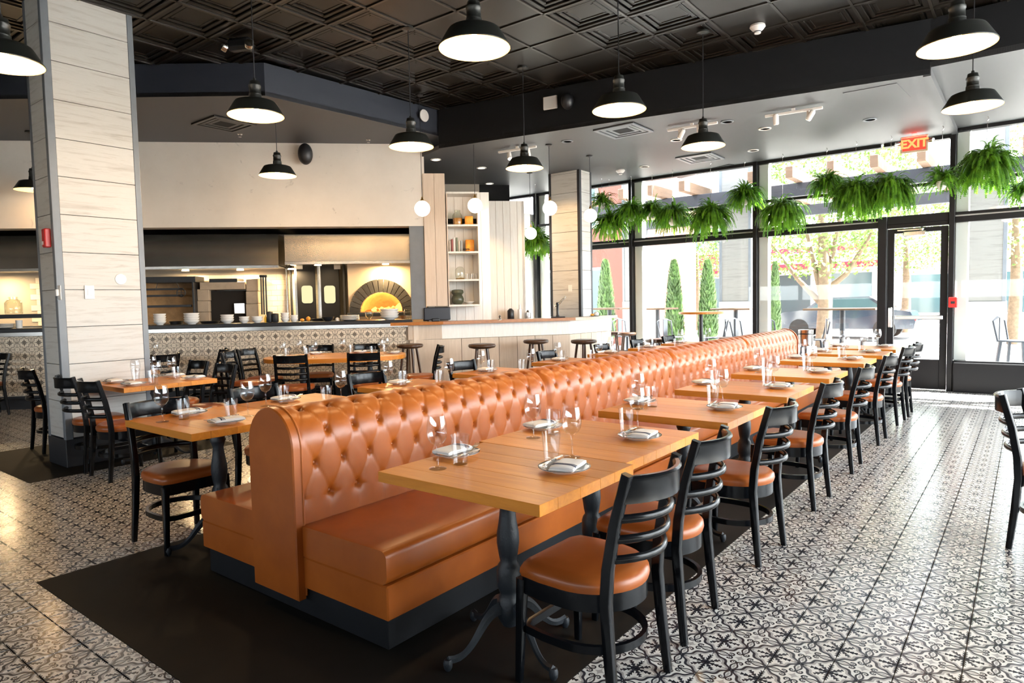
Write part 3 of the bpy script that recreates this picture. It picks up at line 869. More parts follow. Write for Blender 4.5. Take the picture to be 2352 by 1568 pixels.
def pedestal(t, x, y, rz0=R(18)):
    put('pedestal_column', PED[0], t, (x, y, 0))
    for k in range(4): put('foot', PED[1], t, (x, y, 0), (0, 0, rz0+k*math.pi/2))
    put('top_plate', PED[2], t, (x, y, 0))
def table(cx, cy, sx, sy, label, group, rz=0., along='x', n=5, rzf=R(-18), peds=None):
    t = thing('dining_table', label, 'table', (cx, cy, .001), rz, group)
    L = (sy if along == 'x' else sx); ws = [random.uniform(.75, 1.25) for _ in range(n)]; S = sum(ws); p = -L/2
    for w_ in ws:
        w_ = w_/S*L
        me = plank_mesh(sx, round(w_-.0006, 3), .042, M['oak']) if along == 'x' else plank_mesh(round(w_-.0006, 3), sy, .042, M['oak_y'])
        put('plank', me, t, (0, p+w_/2, TH-.042) if along == 'x' else (p+w_/2, 0, TH-.042)); p += w_
    for q in (peds or [(0, 0)]): pedestal(t, q[0], q[1], rzf)
    return t

# ------------------------------------------------------------------ table settings
pr_out = [(.0, .0), (.036, .0), (.037, .003), (.012, .008), (.0045, .016), (.004, .088), (.009, .098), (.026, .108), (.039, .128), (.0435, .150), (.041, .185), (.034, .222)]
pr_in = [(.0332, .222), (.0402, .185), (.0427, .150), (.0382, .128), (.025, .1095), (.004, .101)]
WINE = MB().lathe(pr_out+pr_in, 20, None, False, False).mesh('wine_glass', M['glass'], 70)
TUMB = MB().lathe([(.0, .0), (.029, .0), (.030, .002), (.041, .125), (.0395, .125), (.0285, .012), (.0, .011)], 20, None, False, False).mesh('tumbler', M['glass'], 45)
PLATE = MB().lathe([(.0, .002), (.052, .002), (.058, .0), (.062, .004), (.100, .0155), (.105, .0185), (.1055, .0205), (.103, .0205), (.062, .0085), (.0, .0075)], 32, None, False, False).mesh('plate', M['china'], 60)
RIM = MB().lathe([(.1005, .0192), (.1062, .0198), (.1062, .0214), (.1005, .0206)], 32, None, False, False).mesh('rim_band', M['navy'], 60)
NL, NW = .168, .102
def nap_z(x, y, layer):                          # a cloth folded into a soft rectangle, edges sagging onto the plate
    ex, ey = abs(x)/(NL/2), abs(y)/(NW/2)
    z = .0150+.0028*math.sin(x*26+layer*1.7)*(1-ey**2)-.0065*ex**6-.005*ey**6
    return max(.0006, z+layer*.0036-.004)
def cloth_layer(b, layer, dx, dy, sc, x0=-1, x1=1, lift=0., nx=14, ny=6):
    vs = []; fs = []
    for i in range(nx+1):
        for j in range(ny+1):
            u = (x0+(x1-x0)*i/nx); v = -1+2*j/ny
            x, y = u*NL/2*sc, v*NW/2*sc*(1+.02*math.sin(u*4+layer)); vs.append((x+dx, y+dy, nap_z(x, y, layer)+lift))
    n = len(vs); vs += [(x, y, max(0, z-.0045-lift)) for x, y, z in vs]
    for i in range(nx):
        for j in range(ny):
            a = i*(ny+1)+j; fs.append((a, a+ny+1, a+ny+2, a+1)); fs.append((n+a, n+a+1, n+a+ny+2, n+a+ny+1))
    for i in range(nx):
        a = i*(ny+1); fs.append((a, n+a, n+a+ny+1, a+ny+1)); c = a+ny; fs.append((c, c+ny+1, n+c+ny+1, n+c))
    for j in range(ny):
        fs.append((j, j+1, n+j+1, n+j)); c = nx*(ny+1)+j; fs.append((c, n+c, n+c+1, c+1))
    b.add(vs, fs)
def napkin_mesh():
    b = MB(); cloth_layer(b, 0, .003, .002, 1.0); cloth_layer(b, 1.1, -.003, -.001, .985); cloth_layer(b, 2.2, .002, .0, .97); return b.mesh('cloth', M['cloth'], 50)
NAP = napkin_mesh()
def stripe_mesh():
    b = MB()
    for x0, x1 in ((-.70, -.58), (-.53, -.49), (-.44, -.40)): cloth_layer(b, 2.2, .002, 0, .97*1.004, x0, x1, .0007, 2, 6)
    return b.mesh('stripe', M['cloth_blue'])
STR = stripe_mesh()
def fork_mesh():
    b = MB(); b.sweep([(-.075, 0, .002), (-.02, 0, .004), (.04, 0, .006), (.052, 0, .007)], [(-.004, -.001), (.004, -.001), (.004, .001), (-.004, .001)], scales=[1.5, .8, .7, 1.2])
    b.box(.050, -.011, .0055, .068, .011, .008)
    for k in range(4): b.sweep([(.066, -.0095+k*.0063, .0067), (.09, -.0095+k*.0063, .0062), (.105, -.0095+k*.0063, .010)], [(-.0014, -.001), (.0014, -.001), (.0014, .001), (-.0014, .001)])
    return b.mesh('fork', M['steel_plain'], 40)
def knife_mesh():
    b = MB(); b.box(-.10, -.006, .001, .0, .006, .006, .002); b.prism([(0, -.005), (.09, -.008), (.11, .0), (.10, .006), (0, .006)], .0025, .004)
    return b.mesh('knife', M['steel_plain'], 40)
FORK, KNIFE = fork_mesh(), knife_mesh()
def setting(px, py, d, where, gsuf, lat=0., z=TH, shift=0., glass=True, far=False):
    """px,py: plate centre on the table; d: heading (angle) the diner looks along"""
    c, s = math.cos(d), math.sin(d)
    def at(f, r): return (px+c*f+s*r, py+s*f-c*r)          # f forward from the plate, r to the diner's right
    j = lambda a: random.uniform(-a, a)
    pl = tag(put('plate', PLATE, None, (px, py, z+.001)), 'navy-rimmed plate %s' % where, 'plate', 'side plates '+gsuf)
    put('rim_band', RIM, pl)
    an = d+math.pi/2+R(180)+j(.25)
    na = thing('napkin', 'striped napkin %s' % where, 'napkin', (px-c*.018, py-s*.018, z+.0212), an, 'folded napkins '+gsuf)
    put('cloth', NAP, na); put('stripe', STR, na, label='navy stripes')
    q = at(.062, -.035)
    tag(put('fork', FORK, None, (q[0], q[1], z+.0225), (0, R(-3), d+R(118)+j(.1))), 'steel fork %s' % where, 'fork', 'forks '+gsuf)
    q = at(.083, .03)
    tag(put('knife', KNIFE, None, (q[0], q[1], z+.0228), (0, 0, d+R(97)+j(.1))), 'steel knife %s' % where, 'knife', 'knives '+gsuf)
    q = at(.125+j(.012), .10+shift+j(.012))
    tag(put('tumbler', TUMB, None, (q[0], q[1], z+.001)), 'water tumbler %s' % where, 'tumbler', 'tumblers '+gsuf)
    if glass:
        q = at(.11+j(.015), .215+shift+j(.015))
        tag(put('wine_glass', WINE, None, (q[0], q[1], z+.001)), 'wine glass %s' % where, 'wine glass', 'wine glasses '+gsuf)

# tables on the aisle side of the banquette
RT = [(1.778, 2.448, 0), (2.452, 3.222, -.035), (3.54, 4.245, 0), (4.66, 5.37, 0), (5.86, 6.57, 0), (7.30, 8.0, 0), (8.35, 9.05, 0), (9.3, 10.0, 0)]
RCH = [1.93+.20, 2.74, 3.755, 4.90, 6.04, 7.30, 8.51, 9.14]
for k, (a, b_, dx) in enumerate(RT):
    cx, cy_ = -1.685+dx, (a+b_)/2
    nm = '%s aisle table from booth end farthest from door' % ORD[k]
    table(cx, cy_, .81, b_-a, 'oak plank pedestal table, %s' % nm.replace('aisle table','on the aisle').replace('kitchen-side table','on the kitchen side'), 'aisle-side booth tables')
    chair(-1.305+(-.01 if k else .0)+random.uniform(-.015, .01), RCH[k] if k else 2.135, R(random.uniform(-3, 3)), 'black ladderback chair at %s' % nm, 'chairs along the aisle')
    setting(cx+.225, cy_+.09, R(180), 'at chair side, %s' % nm, 'on aisle-side tables')
    setting(cx-.325, cy_+.05, 0, 'at bench side, %s' % nm, 'on aisle-side tables')
# tables on the kitchen side
LTB = [(1.752, 2.45), (2.454, 3.15), (3.56, 4.26), (4.72, 5.42), (6.02, 6.72), (7.22, 7.92), (8.30, 9.0), (9.35, 10.05)]
LCH = [1.96, 2.68, 3.72, 4.95, 6.45, 7.74, 8.75, 9.8]
for k, (a, b_) in enumerate(LTB):
    cx, cy_ = -3.995, (a+b_)/2
    nm = '%s kitchen-side table from booth end farthest from door' % ORD[k]
    table(cx, cy_, .83, b_-a, 'oak plank pedestal table, %s' % nm.replace('aisle table','on the aisle').replace('kitchen-side table','on the kitchen side'), 'kitchen-side booth tables', peds=[(.13, -.05)])
    chair(-4.17 if k < 1 else -4.24, LCH[k], R(180+random.uniform(-3, 3)), 'black ladderback chair at %s' % nm, 'chairs along the kitchen side')
    setting(cx-.245, cy_-.03, 0, 'at chair side, %s' % nm, 'on kitchen-side tables')
    setting(cx+.26, cy_-.06, R(180), 'at bench side, %s' % nm, 'on kitchen-side tables')
# ------------------------------------------------------------------ other tables and chairs
def facing(px_, py_, tx, ty): return math.atan2(py_-ty, px_-tx)   # chair back points away from (tx, ty)
# square table by the clad column
pa, pb = G(284, 892, TH), G(499, 869, TH)
tx1, ty0_, ty1_ = (pa.x+pb.x)/2-.0, pa.y, pb.y
CTX, CTY = tx1-.365, (ty0_+ty1_)/2
table(CTX, CTY, .73, ty1_-ty0_, 'square oak table beside the planked column', 'freestanding dining tables', n=6)
gc = 'chairs at the freestanding tables'
chair(-6.245, 2.27+.205, R(-90), 'black chair backing the open floor, table by planked column, away from column', gc)
chair(-6.80, 2.28+.205, R(-90), 'black chair backing the open floor, table by planked column, next to column', gc)
chair(-6.58, 3.36, R(90), 'black chair at the table by planked column, kitchen side, in front of tiles', gc)
chair(-7.30, 3.44, R(90), 'black chair tucked just behind the planked column\'s grey edge', gc)
for k, (x, y, d, w) in enumerate([(CTX-.20, ty0_+.16, 90, 'near the column corner'), (CTX+.20, ty0_+.15, 90, 'at the open corner'), (CTX+.2, ty1_-.15, -90, 'at the corner towards the booth'), (CTX-.2, ty1_-.15, -90, 'at the corner towards the kitchen')]):
    setting(x, y, R(d), 'on the table beside planked column, %s' % w, 'on the column table')
# table behind the column, next to the kitchen counter
qa = G(390, 803, TH)
table(-9.75, 3.98, .8, .8, 'oak table half hidden behind the planked column', 'freestanding dining tables', rz=R(45))
chair(-9.12, 4.02, R(8), 'black chair at the table half hidden behind the column, towards the round table', gc)
chair(-9.28, 4.78, R(50), 'black chair at the table half hidden behind the column, against tiled counter', gc)
setting(-9.55, 4.12, R(190), 'on the table half hidden behind the column, right side', 'on the hidden table')
setting(-9.9, 3.80, R(20), 'on the table half hidden behind the column, left side', 'on the hidden table')
# table left of the column
table(-8.10, 3.05, .8, .8, 'oak table left of the planked column', 'freestanding dining tables')
chair(-8.07, 2.37+.20, R(-92), 'black chair standing on the dark floor left of the planked column', gc)
setting(-8.05, 2.85, R(90), 'on the table left of planked column', 'on the left table')
chair(-11.56, 2.79, R(90), 'black chair by the tiled counter at the room\'s far left', gc)
# big oval table in front of the tiled counter
OC = CAM+ray(772, 815)*(9.12/1.0)
OVX, OVY, OVR = OC.x, OC.y, R(47)
ot = thing('oval_table', 'large rounded oak table in front of the tiled kitchen counter', 'table', (OVX, OVY, .001), OVR)
n = 40; OA, OB = .94, .56
strips = 6
for k in range(strips):                       # top laid from planks, cut to the rounded outline
    y0, y1 = -OB+2*OB*k/strips+.0008, -OB+2*OB*(k+1)/strips-.0008
    def xr(y): return OA*max(0, 1-abs(y/OB)**2.4)**(1/2.4)
    P = []
    for i in range(9): y = y0+(y1-y0)*i/8; P.append((xr(y), y))
    for i in range(9): y = y1+(y0-y1)*i/8; P.append((-xr(y), y))
    MB().prism(P, TH-.055, TH).obj('plank', M['oak'], ot)
for sx in (-.45, .45): pedestal(ot, sx, 0, R(45))
def oval_local(a, r): return Vector((OVX, OVY, 0))+Matrix.Rotation(OVR, 3, 'Z') @ Vector((a, r, 0))
OCH = [(-.42, -.80, 268, 'backing the booth, left one'), (.42, -.76, 272, 'backing the booth, right one'), (-1.15, -.05, 170, 'at its left end'), (-1.05, .40, 155, 'at its left back corner'), (1.14, -.05, 0, 'at its right end'), (-.32, .68, 90, 'against the tiles, left one'), (.36, .68, 90, 'against the tiles, right one')]
for a, r_, d, w in OCH:
    p = oval_local(a, r_); chair(p.x, p.y, OVR+R(d), 'black ladderback chair at rounded oak table, %s' % w, gc)
OST = [(-.45, -.36, 90, 'front left'), (.40, -.36, 90, 'front right'), (-.76, .0, 0, 'left end'), (.78, .0, 180, 'right end'), (-.32, .36, -90, 'back left'), (.30, .36, -90, 'back right')]
for a, r_, d, w in OST:
    p = oval_local(a, r_); setting(p.x, p.y, OVR+R(d), 'at %s of rounded oak table' % w, 'on the rounded table')
# lone chair across the aisle
cr = G(2332, 1255)
chair(cr.x+.22, cr.y+.10, R(168), 'black ladderback chair alone across the bright aisle', gc)

# ------------------------------------------------------------------ open kitchen
K0 = Vector((-10.01, 4.994, 0)); KA = R(45)
Kx, Ky = Vector((math.cos(KA), math.sin(KA), 0)), Vector((-math.sin(KA), math.cos(KA), 0))
KM = Matrix.Translation(K0) @ Matrix.Rotation(KA, 4, 'Z')
def KL(px, py, t):
    P = onP(px, py, K0+Ky*t, Ky)-K0; return P.dot(Kx), P.z
def kstruct(name, mb, m, label=None):
    o = mb.obj(name, m); o.location = K0; o.rotation_euler = (0, 0, KA); o['kind'] = 'structure'; return o
def kpt(s, t, z=0): return K0+Kx*s+Ky*t+Vector((0, 0, z))
def kthing(name, label, cat, s, t, z=0, group=None, rz=0): return thing(name, label, cat, kpt(s, t, z), KA+rz, group)
SR = 3.55
kw = MB().box(-6.1, 0, 2.66, SR, .25, ZL+.02)
kstruct('wall_kitchen', kw, M['plaster'])
kstruct('wall_kitchen_jamb', MB().box(3.29, .004, 1.2, 3.52, .25, 2.66, .004), M['grey_steel'])
kstruct('wall_kitchen_back', MB().box(-6, 2.4, 0, 4.6, 2.55, ZL), M['grout'])
kstruct('ceiling_kitchen_inner', MB().box(-6, .25, 2.74, 4.4, 2.4, 2.80), M['beam'])
kstruct('wall_kitchen_side', MB().box(3.56, .25, 0, 3.66, 2.4, 2.8), M['plaster'])
kstruct('wall_kitchen_end', MB().box(-6.3, .0, 0, -5.2, 2.4, 2.66), M['plaster'])
# counter front faced with patterned tiles
kc = thing('kitchen_counter', 'long kitchen counter faced with patterned cement tiles under a black ledge', 'counter', K0, KA)
MB().box(-5.19, .012, .20, 3.30, .55, 1.15).obj('counter_body', M['grout'], kc)
MB().box(-5.19, .06, 0, 3.30, .5, .21).obj('kick_board', M['dark_trim'], kc)
MB().box(-5.19, -.045, 1.145, 3.30, .60, 1.20, .006).obj('ledge', M['black_metal'], kc, label='black stone ledge')
MB().box(-5.19, -.012, 1.085, 3.30, .02, 1.145, .003).obj('steel_trim', M['steel_plain'], kc)
kt = .1985
zc = KL(480, 776, 0)[1]; sc0 = KL(330+297*.2849, 780, 0)[0]
_kt = {}
def wtile(z0, z1, zlo, zhi):
    key = (round(zlo-z0, 3), round(zhi-z0, 3))
    if key not in _kt:
        q = tile_quad(-kt/2, 0, 0, kt, .010, .0009, (-1, zlo-z0, 1, zhi-z0) if (zlo > z0 or zhi < z1) else None)
        v, f, u = q
        v = [(x, -z, y) for x, y, z in v]        # stand the tile up
        _kt[key] = grid_mesh('counter_tile', [(v, f, u)], M['wall_tile'])
    return _kt[key]
rows = []
z = zc
while z < 1.085: rows.append((z, z+kt)); z += kt
z = zc-kt
while z+kt > .21: rows.append((z, z+kt)); z -= kt
ntile = 0
for k in range(-26, 18):
    s = sc0+(k+.5)*kt
    if s-kt/2 < -5.2 or s+kt/2 > 3.28: continue
    for z0, z1 in rows:
        if ntile >= 300: break
        zl, zh = max(z0, .21), min(z1, 1.085)
        put('tile', wtile(z0, z1, zl, zh), kc, (s, 0, z0)); ntile += 1
# subway tiles on the back wall
bw = thing('wall_kitchen_tiling', None, None, K0, kind='structure'); bw.rotation_euler = (0, 0, KA)
TB = 1.85
MB().box(-4.2, TB+.008, 0.8, 1.75, TB+.05, 2.74).obj('tile_backing', M['grout'], bw)
sub = MB().box(-.094, 0, -.046, .094, .009, .046, .0025).mesh('tile', M['subway'])
nb = 0
for r_ in range(9):
    zt = 1.22+r_*.095
    for k in range(-22, 10):
        s = k*.191+(.0955 if r_ % 2 else 0)
        if (-.75 < s < 1.68) or (-3.2 < s < -1.75):
            if nb < 300: put('tile', sub, bw, (s, TB, zt)); nb += 1
# hoods
def hood(s0, s1, tb, tt, zb, zt, label, lip=True):
    h = kthing('extractor_hood', label, 'extractor hood', 0, 0)
    b = MB(); P = [(tb, zb+.045), (tt, zt), (TB+.3, zt), (TB+.3, zb+.045)]
    vs = [(s0, t, z) for t, z in P]+[(s1, t, z) for t, z in P]
    b.add(vs, [(0, 4, 5, 1), (1, 5, 6, 2), (0, 1, 2, 3), (4, 7, 6, 5)]); b.obj('canopy', M['steel'], h)
    b = MB(); b.box(s0-.005, tb-.02, zb, s1+.005, tb+.03, zb+.05, .004); b.box(s0, tb, zb+.02, s1, TB+.3, zb+.03); b.obj('rim', M['steel_plain'], h)
    return h
h1s = KL(640, 615, .95)[0]; zb1 = KL(500, 617, .95)[1]; zt1 = KL(500, 542, 1.25)[1]
hood(-5.1, h1s, .95, 1.0, zb1, zt1, 'wide sloping steel extractor hood over the grill')
s20, s21 = KL(655, 605, .8)[0], 3.54
zb2, zt2 = KL(800, 606, .8)[1], KL(800, 538, .8)[1]
hood(s20, s21, .8, .8, zb2, zt2, 'upright steel extractor hood above doors and pizza oven')
def hood_lamp(s, t, z, w, e=4.):
    l = kthing('hood_lamp', w, 'lamp', s, t, z, 'lamps under the hoods')
    MB().lathe([(.05, .02), (.06, .0), (.0, -.002)][::-1], 14).obj('lens', M['kitchen_lamp'], l)
    ld = bpy.data.lights.new('hood_light', 'AREA'); ld.shape = 'DISK'; ld.size = .12; ld.energy = e; ld.color = (1, .70, .36)
    lo = bpy.data.objects.new('hood_light', ld); COL.objects.link(lo); lo.parent = l; lo.location = (0, 0, -.012)
for k, s in enumerate((-3.6, -2.3, -.55, .35, 1.2)): hood_lamp(s, 1.45, zb1-.003, 'round lamp under the sloping hood, %s from the kitchen\'s left end' % ORD[k], 13 if s < -2 else 13)
hood_lamp(2.85, 1.05, zb2-.003, 'round lamp under the upright hood above the pizza oven', 14)
hood_lamp(1.72, 1.05, zb2-.003, 'round lamp under the upright hood beside swing doors', 5)
# wood grill with racks
def kbox(b, px0, py0, px1, py1, t0, t1, bev=.004):
    s0, z1 = KL(px0, py0, t0); s1, z0 = KL(px1, py1, t0); b.box(s0, t0, z0, s1, t1, z1, bev); return s0, s1, z0, z1
g = kthing('wood_grill', 'black iron wood grill with racks and a crank wheel', 'grill', 0, 0)
b = MB(); kbox(b, 330, 650, 446, 742, 1.70, 1.80); b.obj('fire_back', M['firebrick'], g)
b = MB(); kbox(b, 325, 636, 449, 648, 1.25, 1.7); kbox(b, 440, 645, 449, 742, 1.25, 1.7); b.obj('frame', M['black_metal'], g)
for py in (664, 679, 703):
    b = MB(); kbox(b, 325, py-1.5, 420 if py < 700 else 440, py+1.5, 1.30, 1.33, .002); b.obj('rack_bar', M['black_metal'], g)
sw, zw = KL(416, 672, 1.28)
b = MB(); b.tube([(sw+.07*math.cos(a*.5236), 1.28, zw+.07*math.sin(a*.5236)) for a in range(12)], .008, 6, True)
for a in range(4): b.box(sw-.065, 1.275, zw-.004, sw+.065, 1.285, zw+.004, 0, T(0, 0, 0)) if a == 0 else None
b.box(sw-.004, 1.275, zw-.065, sw+.004, 1.285, zw+.065); b.obj('crank_wheel', M['black_metal'], g)
for px in (362, 405):
    sA, zA = KL(px, 648, 1.3); sB, zB = KL(px+(-4 if px < 380 else 8), 664, 1.3)
    b = MB(); b.tube([(sA, 1.3, zA), (sB, 1.3, zB)], .006, 6); b.obj('chain', M['black_metal'], g)
# stone hearth
hth = kthing('stone_hearth', 'pale stone open hearth with a sooty firebox', 'hearth', 0, 0)
b = MB(); kbox(b, 476, 668, 566, 745, 1.50, 1.84, 0); b.obj('firebox', M['soot'], hth)
for (a, c, d, e) in ((452, 664, 481, 690), (452, 691, 481, 716), (452, 717, 482, 745), (564, 640, 594, 668), (564, 669, 594, 697), (564, 698, 596, 745)):
    b = MB(); kbox(b, a, c, d, e, 1.40, 1.84, .008); b.obj('stone_block', M['limestone'], hth)
b = MB(); kbox(b, 458, 648, 563, 664, 1.38, 1.84, .008); b.obj('lintel', M['limestone'], hth)
b = MB(); kbox(b, 537, 696, 563, 720, 1.42, 1.6, .006); b.obj('firebox_door', M['steel_plain'], hth)
b = MB(); kbox(b, 480, 640, 545, 648, 1.38, 1.8, .004); b.obj('shelf', M['black_metal'], hth)
# peels hanging beside the hearth
for k, px in enumerate((598, 603, 609)):
    sA, zA = KL(px+1, 634, 1.34); sB, zB = KL(px+4, 722, 1.34)
    b = MB(); b.tube([(0, 0, 0), (sB-sA, 0, zB-zA)], .014, 8); b.box(-.02, -.02, -.02, .02, .02, .02)
    o = b.obj('oven_peel', M['dark_iron']); o.location = kpt(sA, 1.34, zA); o.rotation_euler = (0, 0, KA)
    tag(o, 'long dark iron oven tool leaning by the hearth, %s from the stone' % ORD[k], 'oven tool', 'iron tools beside the hearth')
# swing doors
sd = thing('door_2', None, None, K0, kind='structure'); sd.rotation_euler = (0, 0, KA)
TD = 1.70
b = MB(); kbox(b, 664, 606, 672, 745, TD-.02, TD+.1); kbox(b, 786, 606, 796, 745, TD-.02, TD+.1); b.obj('door_frame', M['dark_trim'], sd)
b = MB(); kbox(b, 655, 606, 664, 745, TD-.03, TD+.05); b.obj('frame_cover', M['steel_plain'], sd)
for (x0, x1, wx0, wx1) in ((680, 728, 692, 719), (735, 783, 744, 771)):
    s0, z1 = KL(x0, 605, TD); s1, z0 = KL(x1, 760, TD)
    lf = MB().box(s0, TD, .1, s1, TD+.035, z1, .004).obj('door_leaf', M['frame_black'], sd)
    a0, c1 = KL(wx0, 656, TD-.005); a1, c0 = KL(wx1, 696, TD-.005)
    rr = rounded(a0, c0, a1, c1, .05); b = MB(); ext_y(b, rr, TD-.008, TD+.04); b.obj('vision_pane', emitm('vision_pane_lit', (.95, .86, .48), .45) if x0 < 700 else bpy.data.materials['vision_pane_lit'], lf)
    b = MB(); e0 = KL(x0-5, 605, TD)[0]; b.box(e0, TD, .1, s0, TD+.02, z1); b.obj('edge_strip', M['steel_plain'], sd)
    b = MB(); p0 = KL(x0 if x0 < 700 else x1-16, 606, TD-.01); p1 = KL((x0 if x0 < 700 else x1-16)+15, 618, TD-.01); b.box(p0[0], TD-.02, p1[1], p1[0], TD, p0[1]); b.obj('hinge_cover', M['plastic_white'], lf)
b = MB(); kbox(b, 728, 606, 735, 760, TD+.03, TD+.05, 0); b.obj('door_gap', M['steel_plain'], sd)
# pizza oven: plastered front, ring of dark arch stones, glowing mouth
po = kthing('pizza_oven', 'wood-fired pizza oven with dark stone arch and glowing mouth', 'oven', 0, 0)
TO_ = 1.25
b = MB(); s0, zt_ = KL(797, 600, TO_); s1 = 3.53; zb_ = 1.1
ocx, ocz = KL(877, 716, TO_); oR = (KL(950, 716, TO_)[0]-KL(803, 716, TO_)[0])/2; oH = KL(877, 641, TO_)[1]-ocz
ir, ih = oR*.66, oH*.60
P = [(s0, 1.0), (s1, 1.0), (s1, zt_), (s0, zt_)]
NA = 18
def ell(r, h, a): return (ocx+r*math.cos(a), ocz+h*math.sin(a))
vs = []; fs = []
outer = [(s1, ocz)]+[(s1, zt_)]*0
# front wall as a fan of quads between the arch opening and the outer rectangle
ring = [ell(ir, ih, math.pi*i/NA) for i in range(NA+1)]
def edge(a):
    c, s_ = math.cos(a), math.sin(a); k = 1e9
    if c > 1e-6: k = min(k, (s1-ocx)/c)
    if c < -1e-6: k = min(k, (s0-ocx)/c)
    if s_ > 1e-6: k = min(k, (zt_-ocz)/s_)
    return (ocx+c*k, ocz+s_*k)
rect = [edge(math.pi*i/NA) for i in range(NA+1)]
for i in range(NA+1): vs += [(ring[i][0], TO_, ring[i][1]), (rect[i][0], TO_, rect[i][1])]
for i in range(NA): fs.append((2*i, 2*i+2, 2*i+3, 2*i+1))
b.add(vs, [f[::-1] for f in fs]); b.box(s0, TO_, 1.0, s1, TO_+.1, ocz-.02)
b.add([(s1, TO_, zt_), (ell(0, 0, 0)[0], TO_, zt_), (s1, TO_, ocz)], [(0, 1, 2)]) if False else None
for cxp in (s0, s1): pass
b.add([(s0, TO_+.001, zt_-.4), (s0, TO_+.001, zt_), (s0+.4, TO_+.001, zt_)], [(0, 1, 2)]); b.add([(s1, TO_+.001, zt_-.4), (s1-.4, TO_+.001, zt_), (s1, TO_+.001, zt_)], [(0, 1, 2)])
b.box(s0, TO_, 1., s0+.01, TO_+.5, zt_)
b.obj('oven_front', M['stucco_oven'], po)
NS = 17
for i in range(NS):
    a0, a1 = math.pi*i/NS+.012, math.pi*(i+1)/NS-.012
    q = [ell(ir, ih, a0), ell(oR, oH, a0), ell(oR, oH, a1), ell(ir, ih, a1)]
    b = MB(); ext_y(b, q, TO_-.07, TO_+.08); b.obj('arch_stone', M['arch_stone'], po)
b = MB(); b.box(ocx-oR*1.05, TO_-.14, ocz-.07, ocx+oR*1.0, TO_+.1, ocz-.005, .008); b.obj('hearth_shelf', M['dark_iron'], po)
# inside of the oven
b = MB(); vs = []; fs = []
for j, (k, d) in enumerate([(1.0, .06), (1.1, .3), (1.0, .7), (.55, 1.0), (.05, 1.1)]):
    for i in range(13): x, z = ell(ir*k, ih*k, math.pi*i/12); vs.append((x, TO_+d, z))
for j in range(4):
    for i in range(12): a = j*13+i; fs.append((a, a+1, a+14, a+13))
b.add(vs, fs); b.box(ocx-ir*1.15, TO_+.05, ocz-.02, ocx+ir*1.15, TO_+1.1, ocz+.005); b.obj('oven_vault', M['firebrick'], po, smooth=60)
b = MB()
for k in range(7):
    hh = random.uniform(.05, .17); b.lathe([(.05, 0), (.075, .02), (.06, hh*.5), (.03, hh*.8), (.006, hh)], 8, T(ocx-.16+.07*k+random.uniform(-.02, .02), TO_+.66+random.uniform(-.06, .06), ocz, 0, random.uniform(-.3, .3)))
b.obj('flames', M['fire'], po, smooth=60)
for k in range(3): MB().tube([(ocx-.1+k*.1, TO_+.45, ocz+.03), (ocx+.05+k*.1, TO_+.75, ocz+.05)], .03, 8).obj('log', M['bark'], po)
fl = bpy.data.lights.new('oven_glow', 'POINT'); fl.energy = 26; fl.color = (1, .50, .15); fl.shadow_soft_size = .12
flo = bpy.data.objects.new('oven_glow', fl); COL.objects.link(flo); flo.parent = po; flo.location = (ocx+.05, TO_+.38, ocz+.20)

# crockery along the ledge
def bowl_mesh(r, h, name, m):
    return MB().lathe([(.0, .0), (r*.5, .0), (r*.55, .012), (r*.85, h*.45), (r*.97, h*.8), (r, h), (r*.955, h), (r*.82, h*.5), (r*.5, .02), (.0, .018)], 18, None, False, False).mesh(name, m, 50)
BL = {}
def stack(px, py, n, wpx, t, what, grp, pitch=.034, hh=.065):
    s, z = KL(px, py, t); w_ = KL(px+wpx/2, py, t)[0]-KL(px-wpx/2, py, t)[0]
    key = (round(w_, 2), hh)
    if key not in BL: BL[key] = bowl_mesh(w_/2, hh, 'bowl', M['china'])
    for k in range(n):
        o = put('bowl', BL[key], None, kpt(s, t, 1.202+k*pitch))
        tag(o, 'white bowl, %s from bottom of the %s' % (ORD[k], what), 'bowl', grp)
for px, n, wpx, what in ((367, 4, 29, 'stack nearest the planked column'), (440, 4, 36, 'tall wide stack below the grill'), (522, 3, 31, 'stack in front of the hearth'), (561, 2, 24, 'low stack right of the hearth stack'), (591, 2, 26, 'low stack under the iron tools'), (655, 3, 20, 'cup-size stack by the doorway'), (676, 2, 18, 'small stack at the swing doors'), (895, 4, 44, 'big stack before the pizza oven')):
    stack(px, 735, n, wpx, .18, what, 'bowls stacked on the kitchen ledge', .036 if wpx > 22 else .042)
PLK = MB().lathe([(.0, .0), (.08, .0), (.15, .018), (.148, .022), (.08, .006), (.0, .005)], 24, None, False, False).mesh('dinner_plate', M['china'], 50)
sP, _ = KL(803, 730, .2)
for k in range(6): tag(put('dinner_plate', PLK, None, kpt(sP, .2, 1.202+k*.013)), 'white dinner plate, %s from bottom of the stack by the oven' % ORD[k], 'plate', 'dinner plates on the kitchen ledge')
def kitem(name, label, cat, px, t, mb, m, z=1.202, sm=50):
    s, _ = KL(px, 730, t); o = mb.obj(name, m, smooth=sm); o.location = kpt(s, t, z); o.rotation_euler = (0, 0, KA); return tag(o, label, cat)
kitem('utensil_holder', 'dark square container beside the small bowls', 'container', 625, .22, MB().box(-.07, -.07, 0, .0, .07, .17, .01).box(.01, -.06, 0, .09, .06, .14, .01), M['dark_iron'])
kitem('squeeze_bottle', 'small yellow squeeze bottle beside the dark container', 'bottle', 610, .2, MB().lathe([(.02, 0), (.022, .07), (.01, .09), (.004, .12)], 12), mat('mustard_yellow', (.75, .48, .03), .4))
kitem('glass_vase', 'round clear glass vase before the pizza oven', 'vase', 848, .2, MB().lathe([(.03, 0), (.02, .02), (.055, .06), (.068, .11), (.055, .155), (.045, .165), (.052, .15), (.064, .11), (.05, .06), (.01, .03)], 16, None, False, False), M['jar'])
